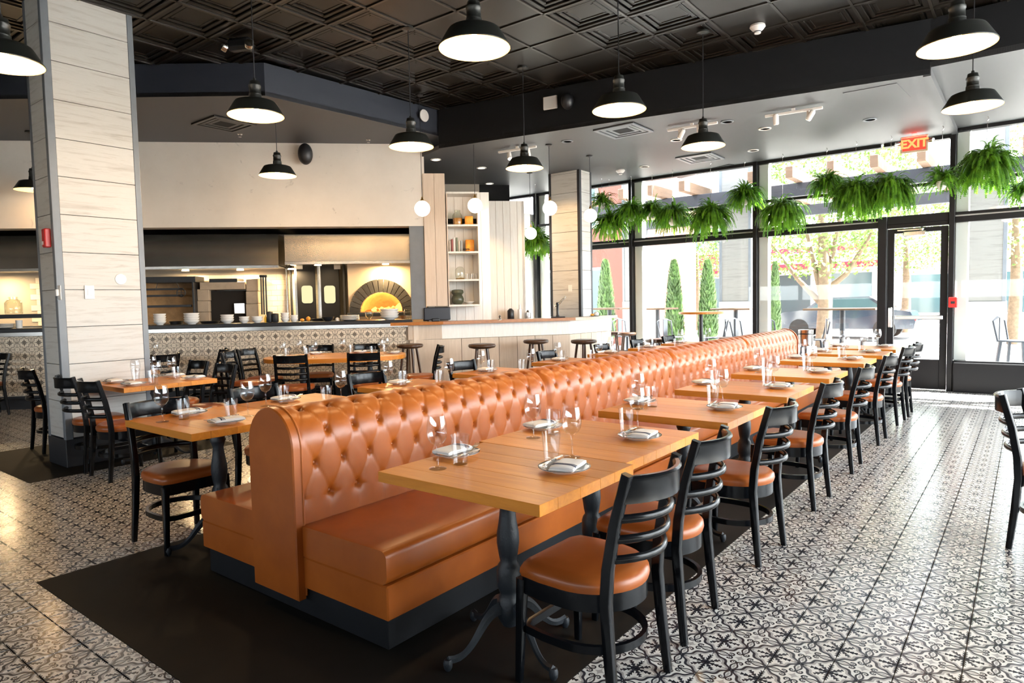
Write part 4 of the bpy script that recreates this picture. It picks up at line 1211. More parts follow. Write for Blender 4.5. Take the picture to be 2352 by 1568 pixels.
kitem('mixing_bowl', 'black mixing bowl below the swing doors', 'bowl', 753, .2, MB().lathe([(.0, 0), (.05, 0), (.085, .03), (.1, .065), (.095, .065), (.05, .012), (0, .01)], 18, None, False, False), M['black_metal'])
kitem('pan', 'black shallow pan below the swing doors', 'pan', 731, .40, MB().lathe([(.0, 0), (.10, 0), (.115, .04), (.11, .04), (.095, .008), (0, .006)], 18, None, False, False), M['black_metal'])
kitem('pan', 'black shallow pan between bowl stacks under the grill', 'pan', 404, .40, MB().lathe([(.0, 0), (.09, 0), (.105, .05), (.10, .05), (.085, .008), (0, .006)], 18, None, False, False), M['black_metal'])
kitem('pan', 'wide black pan in front of the pale stone hearth', 'pan', 482, .38, MB().lathe([(.0, 0), (.12, 0), (.15, .04), (.145, .04), (.115, .008), (0, .006)], 18, None, False, False), M['black_metal'])
for k, px in enumerate((694, 708)): kitem('pastry', 'golden pastry by the swing doors, %s' % ('flat one' if k == 0 else 'tall one'), 'pastry', px, .2+k*.06, MB().sphere((0, 0, .036*(.7+.4*k)), .036, 10, 6, .7+.4*k), M['amber'])
kitem('pepper_mill', 'pale salt cellar left of the plate stack', 'cellar', 775, .2, MB().lathe([(.03, 0), (.035, .03), (.02, .05), (.0, .055)], 12), M['china'])
kitem('preserve_jar', 'glass jar of pale preserve beside the steel jamb', 'jar', 936, .2, MB().lathe([(.05, 0), (.055, .02), (.055, .13), (.04, .15), (.04, .17)], 16), M['jar'])
kitem('lemon_bowl', 'orange glazed dish beside the bowls before the oven', 'dish', 926, .45, MB().lathe([(.0, 0), (.03, 0), (.05, .05), (.046, .05), (.02, .008), (0, .006)], 14, None, False, False), M['terracotta'])
# left end behind the column: raised pass shelf with a big jar
sa, za = KL(0, 727, .25)
ps = kthing('pass_shelf', 'black pass shelf left of the column carrying a glass jar', 'shelf', 0, 0)
MB().box(-4.6, .12, za-.03, -1.55, .5, za+.03, .006).obj('board', M['black_metal'], ps)
for s in (-4.2, -1.75): MB().box(s, .25, 1.2, s+.04, .35, za-.03).obj('bracket', M['black_metal'], ps)
kitem('storage_jar', 'big clear glass storage jar on the black pass shelf', 'jar', 33, .3, MB().lathe([(.0, 0), (.105, 0), (.115, .02), (.115, .17), (.085, .21), (.06, .225), (.06, .26), (.054, .26), (.054, .225), (.108, .165), (.108, .02), (0, .01)], 20, None, False, False), M['jar'], za+.031)
kitem('paper_roll', 'short white paper cup under the pass shelf', 'cup', 43, .2, MB().lathe([(.04, 0), (.045, .12), (.04, .12), (.036, .01)], 14), M['plastic_white'])
s_, _ = KL(10, 770, .2)
for k in range(5): tag(put('dinner_plate', PLK, None, kpt(s_, .22, 1.202+k*.013)), 'white dinner plate, %s from bottom of the stack under pass shelf' % ORD[k], 'plate', 'dinner plates under the pass shelf')
MB()
bt = kthing('bread_loaf_rack', 'steel prep trough behind the pass shelf', 'trough', -2.6, .9, 0)
MB().box(-1.2, 0, .9, 1.0, .5, 1.22, .01).obj('trough_body', M['steel_plain'], bt)
bt2 = kthing('prep_counter', 'steel prep counter in front of the hearth and grill', 'counter', 1.2, .9, 0)
MB().box(-2.2, 0, .0, .55, .30, 1.16, .01).obj('cabinet', M['steel_plain'], bt2)
# ------------------------------------------------------------------ bar
BZ = 1.16
BP = [Vector((-7.80, 6.98, 0)), Vector((-7.27, 7.60, 0)), Vector((-6.02, 9.50, 0)), Vector((-6.00, 10.90, 0))]
def offset_poly(P, d):                          # shift the open polyline to its left (away from the room)
    out = []
    for i, p in enumerate(P):
        t0 = (P[i]-P[i-1]).normalized() if i else (P[1]-P[0]).normalized()
        t1 = (P[i+1]-P[i]).normalized() if i < len(P)-1 else t0
        n0, n1 = Vector((-t0.y, t0.x, 0)), Vector((-t1.y, t1.x, 0)); m = (n0+n1).normalized()
        out.append(p+m*(d/max(.4, m.dot(n0))))
    return out
barT = thing('bar_counter', 'angled bar counter with orange wood top and pale board front', 'bar counter', BP[1])
def bb(o): o.location = -BP[1]; return o
inn = offset_poly(BP, .55); inn[0] = kpt(3.36, -.05); inn[1] = offset_poly(BP, .32)[1]; inn[2] = offset_poly(BP, .38)[2]; inn[3] = BP[3]+Vector((-.20, 0, 0))
for k, m in ((0, M['bar_oak']), (1, M['bar_oak']), (2, M['bar_pale'])):  # end segment gets the paler wood to paint in the glare there
    q = [BP[k], BP[k+1], inn[k+1], inn[k]]; bb(MB().prism([(p.x, p.y) for p in q], BZ-.048, BZ).obj('bar_top', m, barT))
f0 = offset_poly(BP, .14); f1 = offset_poly(BP, .19); f0[0] = kpt(3.23, -.03); f1[0] = kpt(3.30, -.03); f1[3] = BP[3]+Vector((-.17, 0, 0)); f0[3] = BP[3]+Vector((-.12, 0, 0))
for k in range(3):
    A, B_ = f0[k], f0[k+1]; Ai, Bi = f1[k], f1[k+1]
    bb(MB().prism([(p.x, p.y) for p in (Ai, Bi, Bi+(inn[k+1]-Bi)*.3, Ai+(inn[k]-Ai)*.3)], .1, BZ-.048).obj('bar_body', M['bar_pale'], barT))
    bb(MB().prism([(p.x, p.y) for p in (A, B_, Bi, Ai)], .88, BZ-.05).obj('frieze_board', M['whitewash'] if k else M['bar_pale'], barT))
    L = (B_-A).length; n = max(3, int(L/.30)); t = (B_-A)/n
    for i in range(n):
        a, c = A+t*i+t*.012, A+t*(i+1)-t*.012; d_ = (Ai-A)
        bb(MB().prism([(p.x, p.y) for p in (a+d_*.3, c+d_*.3, c+d_, a+d_)], .11, .872).obj('board', M['bar_pale'], barT))
    bb(MB().prism([(p.x, p.y) for p in (A+(Ai-A)*.9, B_+(Bi-B_)*.9, Bi+(Bi-B_), Ai+(Ai-A))], 0, .11).obj('kick_board', M['dark_trim'], barT))
# back counter behind the bar
bs0, bs1 = KL(1064, 720, .78)[0], KL(1232, 720, .78)[0]
bc = kthing('back_counter', 'low wooden back counter behind the bar', 'counter', (bs0+bs1)/2, .94)
MB().box(-(bs1-bs0)/2, -.16, 1.06, (bs1-bs0)/2, .16, 1.11, .004).obj('counter_top', M['bar_oak'], bc)
MB().box(-(bs1-bs0)/2, -.14, 0, (bs1-bs0)/2, .16, 1.06).obj('cabinet', M['dark_trim'], bc)
# board-clad walls behind the bar
def panel(name, px0, px1, t, ztop, zbot, m, n, th=.06):
    s0, s1 = KL(px0, 600, t)[0], KL(px1, 600, t)[0]
    w_ = thing(name, None, None, K0, kind='structure'); w_.rotation_euler = (0, 0, KA)
    MB().box(s0, t+.012, zbot, s1, t+th, ztop).obj('backing', M['bar_pale'], w_)
    for k in range(n):
        a, c = s0+(s1-s0)*k/n, s0+(s1-s0)*(k+1)/n
        MB().box(a+.002, t, zbot, c-.002, t+.014, ztop, .002).obj('board', m, w_)
    return s0, s1
panel('wall_bar_upright', 976, 1026, -.02, 3.47, 1.40, M['beige_board'], 2, .30)
sa1, _ = panel('wall_bar_shelving', 1026, 1126, .36, 3.24, 1.0, M['whitewash'], 5)
panel('wall_bar_boards', 1124, 1206, 1.15, 3.22, 0, M['whitewash'], 5)
struct('wall_bar_far', MB().box(-8.52, 9.9, 0, -8.42, FY, 3.3), M['whitewash'])
kstruct('wall_bar_link', MB().box(KL(1206, 600, 1.15)[0]-.05, 1.15, 0, KL(1206, 600, 1.15)[0], 2.6, 3.22), M['whitewash'])
kstruct('wall_bar_upper', MB().box(3.5, 2.5, 2.5, 5.2, 2.6, ZL), M['beam'])
# shelf niche
sh = kthing('display_shelf', 'tall pale shelf unit holding jars, books and glasses', 'shelf', 0, 0)
s0, s1 = KL(1028, 600, .02)[0], KL(1099, 600, .02)[0]
ztops = [KL(1060, py, .02)[1] for py in (440, 515, 577, 641, 699)]
for k, z in enumerate(ztops): MB().box(s0, .02, z-.03, s1, .355, z, .002).obj('shelf_board' if k else 'top_board', M['whitewash'], sh)
MB().box(s1, .02, ztops[-1]-.03, s1+.025, .355, ztops[0], .002).obj('side_board', M['whitewash'], sh)
MB().box(s0, .02, ztops[-1]-.03, s0+.02, .355, ztops[0], .002).obj('side_board', M['beige_board'], sh)
def sitem(name, label, cat, px, shelf, mb, m, t=.16, sm=50, grp=None):
    s = KL(px, 600, t)[0]; o = mb.obj(name, m, smooth=sm); o.location = kpt(s, t, ztops[shelf]+.001); o.rotation_euler = (0, 0, KA); return tag(o, label, cat, grp)
j = sitem('preserve_jar', 'glass jar half full of amber preserve on top shelf', 'jar', 1053, 1, MB().lathe([(.0, 0), (.075, 0), (.08, .02), (.08, .16), (.05, .20), (.05, .24), (.045, .24), (.045, .2), (.074, .155), (.074, .02), (0, .01)], 16, None, False, False), M['jar'])
MB().lathe([(.0, .012), (.072, .012), (.072, .11), (0, .115)], 14, None, False, False).obj('preserve', M['amber'], j)
sitem('tin_box', 'orange patterned tin beside the preserve jar', 'tin', 1079, 1, MB().box(-.065, -.05, 0, .065, .05, .14, .008), M['orange'])
xx = 1034
for k in range(6):
    h = random.uniform(.17, .24); sitem('book', 'upright book on the middle shelf, %s from the beige upright' % ORD[k], 'book', xx, 2, MB().box(-.012-.004*(k % 3), -.08, 0, .012+.004*(k % 2), .08, h, .003), mat('book_cover_%d' % k, [(.55, .48, .40), (.30, .10, .09), (.62, .60, .55), (.20, .22, .16), (.58, .5, .4), (.35, .35, .33)][k], .7), grp='books on the bar shelf'); xx += 5.3
sitem('tin_box', 'tall orange yellow tin on the middle shelf', 'tin', 1080, 2, MB().box(-.07, -.04, 0, .07, .04, .20, .01), M['orange'], .24)
sitem('wire_basket', 'small dark wire basket in front of the orange tin', 'basket', 1072, 2, MB().tube([(.05*math.cos(a*.4), .05*math.sin(a*.4), .03+.01*(a % 2)) for a in range(15)], .006, 6).tube([(.05*math.cos(a*.4), .05*math.sin(a*.4), .004) for a in range(15)], .004, 6), M['dark_iron'], .07)
j = sitem('cloche', 'clear glass dome on a brass base on the third shelf', 'cloche', 1056, 3, MB().lathe([(.07, .02), (.08, .1), (.075, .16), (.04, .2), (.0, .21)], 16, None, False, False), M['jar'])
MB().lathe([(.07, 0), (.075, .01), (.06, .02)], 14).obj('base', M['brass'], j)
for k in range(5): sitem('shelf_glass', 'small clear glass on the third shelf, %s from the dome' % ORD[k], 'glass', 1071+k*5.2, 3, MB().lathe([(.0, 0), (.026, 0), (.032, .09), (.030, .09), (.024, .008), (0, .008)], 12, None, False, False), M['glass'], .12+.06*(k % 2), grp='small glasses on the bar shelf')
sitem('ginger_pot', 'dark olive ceramic pot on the lowest shelf', 'pot', 1049, 4, MB().lathe([(.06, 0), (.095, .04), (.10, .09), (.085, .13), (.07, .15), (.10, .19), (.09, .23), (.06, .24)], 16), mat('olive_glaze', (.07, .075, .045), .3))
sitem('serving_dish', 'small white dish at the right of the lowest shelf', 'dish', 1076, 4, MB().lathe([(.03, 0), (.09, .04), (.085, .045), (.02, .01)], 14), M['china'])
# things on the bar
def bitem(name, label, cat, px, py, mb, m, z=BZ, sm=50):
    p = G(px, py, z); o = mb.obj(name, m, smooth=sm); o.location = (p.x, p.y, z+.001); o.rotation_euler = (0, 0, R(50)); return tag(o, label, cat)
scr = thing('order_screen', 'wide dark order screen standing at the bar\'s kitchen end', 'screen', (-7.52, 7.46, BZ+.001), R(52))
MB().box(-.02, -.02, .02, .40, .02, .22, .01).obj('display', mat('screen_navy', (.006, .008, .016), .35), scr); MB().box(.1, -.06, 0, .22, .06, .05, .01).obj('stand', M['black_metal'], scr)
nb_ = thing('napkin_caddy', 'steel and black napkin caddy with orange napkins on the bar', 'caddy', G(983, 737, BZ)+Vector((.06, .0, .001)), R(50))
MB().box(-.12, -.06, 0, -.02, .06, .15, .01).obj('black_bin', M['black_metal'], nb_); MB().lathe([(.06, 0), (.06, .12), (.055, .12), (.05, .01)], 16, T(.06, 0, 0)).obj('steel_cup', M['steel_plain'], nb_, smooth=50); MB().box(-.05, -.03, .12, .08, .03, .16, .012).obj('napkins', M['terracotta'], nb_)
bitem('pourer', 'steel soap pourer on the bar top', 'pourer', 1148, 735, MB().lathe([(.035, 0), (.03, .02), (.012, .03), (.02, .06), (.005, .08)], 12), M['steel_plain'])
def cb(name, label, cat, px, py, mb, m):
    o = mb.obj(name, m, smooth=50); o.location = kpt(KL(px, 715, .94)[0], .94, 1.111); o.rotation_euler = (0, 0, KA); return tag(o, label, cat)
cb('coffee_press', 'black and white coffee machine on the back counter', 'coffee machine', 1180, 712, MB().box(-.11, -.08, 0, .0, .08, .22, .04), M['black_metal'])
cb('soap_bottle', 'tall cream bottle with pump on the back counter', 'bottle', 1194, 712, MB().lathe([(.035, 0), (.037, .02), (.035, .2), (.015, .21), (.012, .27), (.003, .3)], 14), M['china'])
cb('canister', 'steel canister at the right end of the back counter', 'canister', 1212, 712, MB().lathe([(.058, 0), (.06, .02), (.06, .14), (.03, .16), (.02, .19)], 16), M['steel_plain'])
tp = thing('beer_tap', 'black bar tap with a slanted pale handle before the column', 'tap', G(1281, 729.5, BZ)+Vector((0, 0, .001)), R(40))
MB().box(-.12, -.07, 0, .12, .07, .02, .006).obj('drip_tray', M['black_metal'], tp); MB().lathe([(.035, .02), (.022, .05), (.02, .2), (.03, .22), (.02, .26)], 12).obj('tower', M['black_metal'], tp, smooth=50); MB().tube([(-.05, 0, .2), (.02, 0, .23), (.14, 0, .36)], .018, 8).obj('handle', M['steel_plain'], tp, smooth=50)
fd = bitem('snack_plate', 'small dark plate of snacks at the pale end of the bar', 'plate', 1366, 727, MB().lathe([(.0, 0), (.06, 0), (.1, .012), (.098, .016), (.05, .006), (0, .005)], 18, None, False, False), M['black_metal'])
MB().sphere((.03, 0, .045), .05, 10, 6, .8).obj('bread', M['china'], fd, smooth=60); MB().sphere((-.04, .01, .03), .035, 10, 6, .7).obj('fruit', M['orange'], fd, smooth=60)
# bar stools
def stool(x, y, label, rz=0, h=.80, k=1.0):
    t = thing('bar_stool', label, 'stool', (x, y, .001), rz, 'wooden bar stools')
    MB().lathe([(.0, h-.06), (.12*k, h-.06), (.19*k, h-.045), (.205*k, h-.02), (.195*k, h+.004), (.15*k, h+.012), (.0, h+.004)], 22, None, False, False).obj('seat', M['wood_stool'], t, smooth=60)
    for i in range(4):
        a = R(45+90*i); MB().sweep([(.10*k*math.cos(a), .10*k*math.sin(a), h-.03), (.155*k*math.cos(a), .155*k*math.sin(a), h*.5), (.225*k*math.cos(a), .225*k*math.sin(a), 0)], [(.018*math.cos(R(45*q)), .018*math.sin(R(45*q))) for q in range(8)], scales=[1.1, 1, .75]).obj('leg', M['wood_stool'], t, smooth=50)
    MB().tube([(.19*k*math.cos(R(30*i)), .19*k*math.sin(R(30*i)), .26) for i in range(12)], .009, 6, True).obj('foot_ring', M['dark_iron'], t, smooth=60)
for k, (px, py, w) in enumerate(((941, 785, 'dark wooden bar stool in the nook between tiled counter and bar'), (1107, 791, 'dark wooden bar stool at the bar\'s long side, left one'), (1231, 781, 'dark wooden bar stool at the bar\'s long side, right one'), (1341, 781, 'dark wooden bar stool at the bar\'s pale corner'))):
    p = G(px, py, .83 if k else .87); stool(p.x, p.y, w, R(20+17*k), .83)
for px, py, w in ((1408, 763, 'dark metal stool past the pale end of the bar, left one'), (1440, 764, 'dark metal stool past the pale end of the bar, right one')):
    p = G(px, py, .80); stool(p.x, p.y, w, .3, .80, .9)
# high round table by the window with two stools
p = CAM+ray(1610, 716)*11.2
rt = thing('high_round_table', 'high round wooden table on a black post by the window', 'table', (p.x, p.y, .001))
hz = CAM.z+ray(1610, 716).z*11.2
MB().lathe([(.0, hz-.035), (.36, hz-.035), (.365, hz-.03), (.365, hz-.005), (.36, hz), (.0, hz)], 32, None, False, False).obj('top', M['oak'], rt, smooth=40)
MB().lathe([(.25, 0), (.24, .02), (.035, .04), (.032, hz-.035)], 16).obj('post', M['black_metal'], rt, smooth=40)
for s_, w in ((-1, 'left'), (1, 'right')):
    q = Vector((p.x, p.y, 0))+_r*(s_*.60)+Vector((0, -.35, 0)); stool(q.x, q.y, 'wooden stool on the %s of the high round table by window' % w, .2, .78, .9)
# wine cooler stand past the far end of the banquette
wc = thing('wine_cooler', 'steel wine cooler on a black stand at booth end near door', 'wine cooler', (-2.62, 10.5, .001))
MB().lathe([(.14, 0), (.13, .015), (.02, .03), (.018, .70)], 16).obj('stand', M['black_metal'], wc, smooth=40)
MB().lathe([(.0, .70), (.085, .70), (.10, .74), (.105, .93), (.11, .94), (.10, .94), (.09, .75), (.0, .72)], 20, None, False, False).obj('bucket', M['steel_plain'], wc, smooth=40)
MB().tube([(.105*math.cos(R(30*i)), .105*math.sin(R(30*i)), .88) for i in range(12)], .008, 6, True).obj('ring_handle', M['black_metal'], wc)
# ------------------------------------------------------------------ pendant lamps
def ceil_z(x, y):
    if y > 7.35+(x+6.9)*.18: return ZR if x < -.9 else ZR2
    if x < -7.05 and y > 4.56+(x+7.14)*.82: return ZL
    return ZC
SHADE = MB().lathe([(.208, .0), (.209, .006), (.185, .045), (.158, .090), (.148, .104), (.125, .112), (.060, .120), (.050, .126), (.046, .16)], 36, None, False, False).mesh('shade', M['shade_out'], 40)
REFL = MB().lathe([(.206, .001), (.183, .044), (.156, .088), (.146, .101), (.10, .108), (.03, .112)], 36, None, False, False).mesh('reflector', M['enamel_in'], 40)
NECK = MB().lathe([(.046, .150), (.047, .165), (.043, .170), (.042, .215), (.046, .220), (.046, .232), (.040, .238), (.036, .262), (.012, .270), (.010, .285)], 20).mesh('neck', M['shade_out'], 40)
BULB = MB().sphere((0, 0, .050), .028, 14, 8, 1.25).mesh('bulb', M['bulb'], 60)
CANO = MB().lathe([(.065, 0), (.065, -.018), (.02, -.028), (.008, -.03)][::-1], 20).mesh('ceiling_cup', M['shade_out'], 40)
def pendant(px, py, label, z=3.08, e=15.):
    p = G(px, py, z); cz = ceil_z(p.x, p.y); K = (1.12,)*3
    t = thing('pendant_lamp', label, 'lamp', p, 0, 'dark barn pendant lamps')
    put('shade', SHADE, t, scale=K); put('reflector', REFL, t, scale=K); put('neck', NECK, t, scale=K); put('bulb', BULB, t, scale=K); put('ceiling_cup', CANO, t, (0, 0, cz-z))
    MB().tube([(0, 0, .31), (0, 0, cz-z-.02)], .005, 6).obj('cord', M['black_metal'], t)
    l = bpy.data.lights.new('lamp_light', 'POINT'); l.energy = e; l.color = (1, .66, .34); l.shadow_soft_size = .11
    o = bpy.data.objects.new('lamp_light', l); COL.objects.link(o); o.parent = t; o.location = (0, 0, -.03)
for px, py, w in ((1090, 112, 'dark barn pendant over the banquette\'s buttoned back, nearest its near end'), (588, 267, 'dark barn pendant over kitchen-side booth tables, closest to planked column'), (945, 338, 'dark barn pendant over kitchen-side booth tables, middle one'),
                  (1205, 387, 'dark barn pendant over kitchen-side booth tables, near the track light'), (1422, 254, 'dark barn pendant over the banquette\'s buttoned back, middle one'), (1615, 337, 'dark barn pendant over the banquette\'s buttoned back, closest to door'),
                  (2197, 108, 'dark barn pendant over the open aisle, farther from the door'), (2233, 247, 'dark barn pendant over the open aisle, nearer the door'), (8, 147, 'dark barn pendant left of the planked column, above open floor')):
    pendant(px, py, w)
pendant(638, 404, 'dark barn pendant before the plaster kitchen wall, beside round speaker', 3.12, 26.)
pendant(78, 437, 'dark barn pendant before the kitchen wall, hidden partly by column', 3.12, 9.)
# opal globes over the bar
for px, py, dep, w in ((970, 479, 9.2, 'lit opal globe lamp at the bar\'s kitchen end'), (1091, 472, 9.7, 'lit opal globe lamp before the wall shelf'), (1263, 478, 9.8, 'lit opal globe lamp before the wood-lit column face'), (1356, 495, 10.6, 'lit opal globe lamp before the pale column face'), (1219, 536, 11.9, 'lit opal globe lamp beside a fern behind the column')):
    p = CAM+ray(px, py)*dep
    t = thing('globe_lamp', w, 'lamp', p, 0, 'opal globe lamps over the bar')
    MB().sphere((0, 0, 0), .107, 24, 14).obj('globe', M['globe'], t, smooth=60)
    MB().lathe([(.022, .102), (.024, .12), (.012, .135), (.010, .16)], 12).obj('cap', M['brass'], t, smooth=50)
    cz = ceil_z(p.x, p.y); MB().tube([(0, 0, .15), (0, 0, cz-p.z-.01)], .004, 6).obj('cord', M['black_metal'], t)
    MB().lathe([(.05, 0), (.05, -.015), (.01, -.03)][::-1], 16, T(0, 0, cz-p.z)).obj('ceiling_cup', M['black_metal'], t, smooth=50)

# ------------------------------------------------------------------ ceiling fittings
def track(p0, p1, heads, label, z):
    A, B_ = G(*p0, z), G(*p1, z); d_ = B_-A; L = d_.length
    t = thing('track_light', label, 'track light', (A+B_)/2+Vector((0, 0, -.045)), math.atan2(d_.y, d_.x), 'white track lights')
    MB().box(-L/2, -.018, -.015, L/2, .018, .015, .004).obj('rail', M['plastic_white'], t)
    MB().box(-.02, -.012, .012, .02, .012, .045).obj('mount', M['plastic_white'], t)
    for f, tilt, yaw in heads:
        h = MB().box(-.012, -.012, -.09, .012, .012, -.015).obj('arm', M['plastic_white'], t, (f*L, 0, 0))
        hd = MB().lathe([(.030, 0), (.034, .01), (.034, .10), (.022, .125), (.0, .13)], 14).obj('spot_head', M['plastic_white'], t, (f*L, 0, -.12), (R(tilt), 0, R(yaw)), smooth=50)
        MB().lathe([(.029, -.002), (.0, -.002)][::-1], 14).obj('lens', M['downlight'], hd)
track((1757, 259), (1890, 238), ((-.3, 15, 0), (.25, 40, 60)), 'white track light with two spots beside the ceiling panel', ZR)
track((1533, 292), (1648, 273), ((-.25, 40, 60), (.15, 10, 0)), 'white track light behind the pendant nearest the door', ZR)
track((1145, 343), (1232, 329), ((-.2, -35, 40), (.3, 20, 0)), 'white track light towards the bar shelves', ZR)
for k, (f, aim, e) in enumerate(((.3, Vector((-6.6, 10.05, 2.4)), 130.), (-.2, kpt(4.5, .9, 1.9), 70.))):        # the two spots of that track, aimed at column and shelves
    A_, B_ = G(1145, 343, ZR), G(1232, 329, ZR); q = (A_+B_)/2+(B_-A_)*f+Vector((0, 0, -.19))
    sl = bpy.data.lights.new('spot_light', 'SPOT'); sl.energy = e; sl.color = (1, .62, .28); sl.spot_size = R(42); sl.spot_blend = .6; sl.shadow_soft_size = .03
    so = bpy.data.objects.new('spot_light', sl); COL.objects.link(so); so.location = q; so.rotation_euler = (aim-q).to_track_quat('-Z', 'Y').to_euler()
def diffuser(px, py, z, label, s=.30):
    p = G(px, py, z); t = thing('air_diffuser', label, 'vent', (p.x, p.y, z), 0, 'square ceiling vents')
    for k in range(4):
        a, b_ = s-k*.07, s-k*.07-.045; zz = -.02+k*.006
        m = MB()
        for sg in (-1, 1): m.box(-a, sg*a, zz, a, sg*b_, zz+.012); m.box(sg*a, -b_, zz, sg*b_, b_, zz+.012)
        m.obj('vane', M['ceiling_grid'] if z > 3.8 else M['grey_steel'], t)
    MB().box(-s, -s, -.006, s, s, -.001).obj('back', M['beam'], t)
diffuser(1432, 299, ZR, 'square ceiling vent near the middle pendant')
diffuser(1608, 362, ZR, 'square ceiling vent near the windows')
diffuser(515, 284, ZL, 'square ceiling vent over the kitchen side')
for k, (px, py, on) in enumerate(((1757, 295, 1), (1730, 345, 1), (1480, 382, 1), (1553, 321, 1), (1303, 324, 0), (1670, 279, 0), (1998, 274, 0), (1106, 385, 1), (1124, 421, 1), (1001, 366, 1))):
    p = G(px, py, ZR); t = thing('downlight', 'round recessed ceiling light, %s' % ('beside the white track light', 'between pendant and windows', 'beside the smoke alarm', 'below the track light rail', 'dark one near the bar globes', 'dark one behind track rail', 'dark one near the exit sign', 'over the bar shelves, upper', 'over the bar shelves, lower', 'above the beige upright', 'over the back counter')[k], 'light', (p.x, p.y, ZR), 0, 'recessed ceiling lights')
    MB().lathe([(.085, -.001), (.085, -.010), (.062, -.012), (.058, -.004)], 20).obj('trim_ring', M['plastic_white'] if on else M['grey_steel'], t, smooth=40)
    MB().lathe([(.058, -.006), (.0, -.006)][::-1], 20, None, False, True).obj('lens', M['downlight'] if (on and px < 1200) else (M['white_paint'] if on else M['grey_steel']), t)
def detector(px, py, z, label):
    p = G(px, py, z); t = thing('smoke_detector', label, 'smoke detector', (p.x, p.y, z))
    MB().lathe([(.075, -.0), (.08, -.02), (.055, -.05), (.035, -.06), (.033, -.085), (.0, -.09)][::-1], 20, None, False, True).obj('housing', M['plastic_white'], t, smooth=50)
    MB().lathe([(.035, -.062), (.035, -.074)][::-1], 20).obj('sensor_ring', M['grey_steel'], t)
detector(1740, 58, ZC, 'white smoke detector on the dark tiled ceiling')
detector(1425, 390, ZR, 'white smoke detector on the grey ceiling by the column')
for px, py, z, w in ((551, 308, ZL, 'small ceiling sprinkler near the vent over the kitchen side'), (846, 321, ZL, 'small ceiling sprinkler near the soffit corner')):
    p = G(px, py, z); t = thing('sprinkler', w, 'sprinkler', (p.x, p.y, z)); MB().lathe([(.035, 0), (.03, -.008), (.01, -.012), (.009, -.035), (.022, -.04), (.0, -.045)][::-1], 12).obj('head', M['steel_plain'], t, smooth=40)
# emergency light
p = G(552, 88, ZC); em = thing('emergency_light', 'black twin-lamp emergency light on the tiled ceiling', 'emergency light', (p.x, p.y, ZC), R(25))
MB().box(-.14, -.06, -.13, .14, .06, -.002, .03).obj('housing', M['black_metal'], em)
for s_ in (-1, 1): MB().lathe([(.045, 0), (.05, .01), (.045, .05), (.0, .06)], 16, T(s_*.13, -.05, -.11, R(70), 0, R(s_*40))).obj('lamp_head', M['steel_plain'], em, smooth=40)
# speaker on the plaster wall
s_, z_ = KL(704, 357, -.02); sp = kthing('round_speaker', 'black rounded speaker on the plaster kitchen wall', 'speaker', s_, -.12, z_)
MB().sphere((0, 0, 0), .11, 18, 12, 1.45).obj('cabinet', M['black_metal'], sp, smooth=60); MB().box(-.03, .05, -.03, .03, .118, .03).obj('bracket', M['black_metal'], sp)
# speaker, white box and hanging disc on the beam and soffit
bd = Vector((B1[0]-B0[0], B1[1]-B0[1], 0)).normalized(); bn = Vector((bd.y, -bd.x, 0)); ba = math.atan2(bd.y, bd.x)
def onbeam(px, py, off): return onP(px, py, Vector((B0[0], B0[1], 0))+bn*off, bn)
q = onbeam(1264, 236, .02); o = MB().box(-.10, -.018, -.085, .10, .012, .085, .006).obj('junction_box', M['plastic_white']); o.location = q; o.rotation_euler = (0, 0, ba); tag(o, 'white square box on the dark beam', 'box')
q = onbeam(1303, 232, .09); sp = thing('beam_speaker', 'black speaker on the dark beam beside the white box', 'speaker', q, ba); MB().sphere((0, 0, 0), .085, 16, 10, 1.3).obj('cabinet', M['black_metal'], sp, smooth=60); MB().box(-.03, .03, -.03, .03, .09, .03).obj('bracket', M['black_metal'], sp)
q = onP(972, 266, Vector((S1[0]+.05, S1[1], 0)), Vector((1, -.055, 0)).normalized()); q.x += .02
o = MB().lathe([(.0, -.008), (.085, -.008), (.088, 0), (.085, .008), (.0, .008)], 24, T(0, 0, 0, 0, R(90))).obj('round_sensor', M['plastic_white'], smooth=40); o.location = q; tag(o, 'white round disc sensor on the blue soffit', 'sensor')
# access panel and slot diffuser
P4 = [G(1936, 213, ZR), G(2060, 190, ZR), G(2092, 222, ZR), G(1965, 242, ZR)]
o = MB().prism([(v.x, v.y) for v in P4], ZR-.006, ZR-.001).obj('access_panel', M['ceiling_grey']); tag(o, 'flat grey access panel in the ceiling before exit sign', 'access panel')
A, B_ = G(1560, 408, ZR), G(1680, 377, ZR)
o = MB().box(-(B_-A).length/2, -.06, -.008, (B_-A).length/2, .06, -.001).obj('slot_diffuser', M['frame_black']); o.location = ((A+B_)/2); o.rotation_euler = (0, 0, math.atan2((B_-A).y, (B_-A).x)); tag(o, 'long black slot vent in the ceiling along the windows', 'vent')
# exit sign
ps_ = CAM+ray(2100, 331)*9.55
ex = thing('exit_sign', 'lit red EXIT sign with two side lamps on the ceiling', 'exit sign', ps_, R(4))
MB().box(-.17, -.025, -.115, .17, .03, .115, .008).obj('housing', mat('sign_beige', (.55, .40, .28), .5), ex)
MB().box(-.145, -.029, -.09, .145, -.024, .09).obj('face', mat('exit_face_red', (.35, .03, .02), .4, emit=(1, .08, .04), estr=.3), ex)
def word(body, size, m, parent, loc, rot, name):
    cu = bpy.data.curves.new(name, 'FONT'); cu.body = body; cu.size = size; cu.align_x = 'CENTER'; cu.align_y = 'CENTER'; cu.extrude = .002; cu.offset = .006
    tmp = bpy.data.objects.new(name, cu); COL.objects.link(tmp); bpy.context.view_layer.update()
    me = bpy.data.meshes.new_from_object(tmp); bpy.data.objects.remove(tmp); me.materials.clear(); me.materials.append(m)
    return put(name, me, parent, loc, rot)
word('EXIT', .165, M['exit_face'], ex, (0, -.031, 0), (R(90), 0, 0), 'letters')
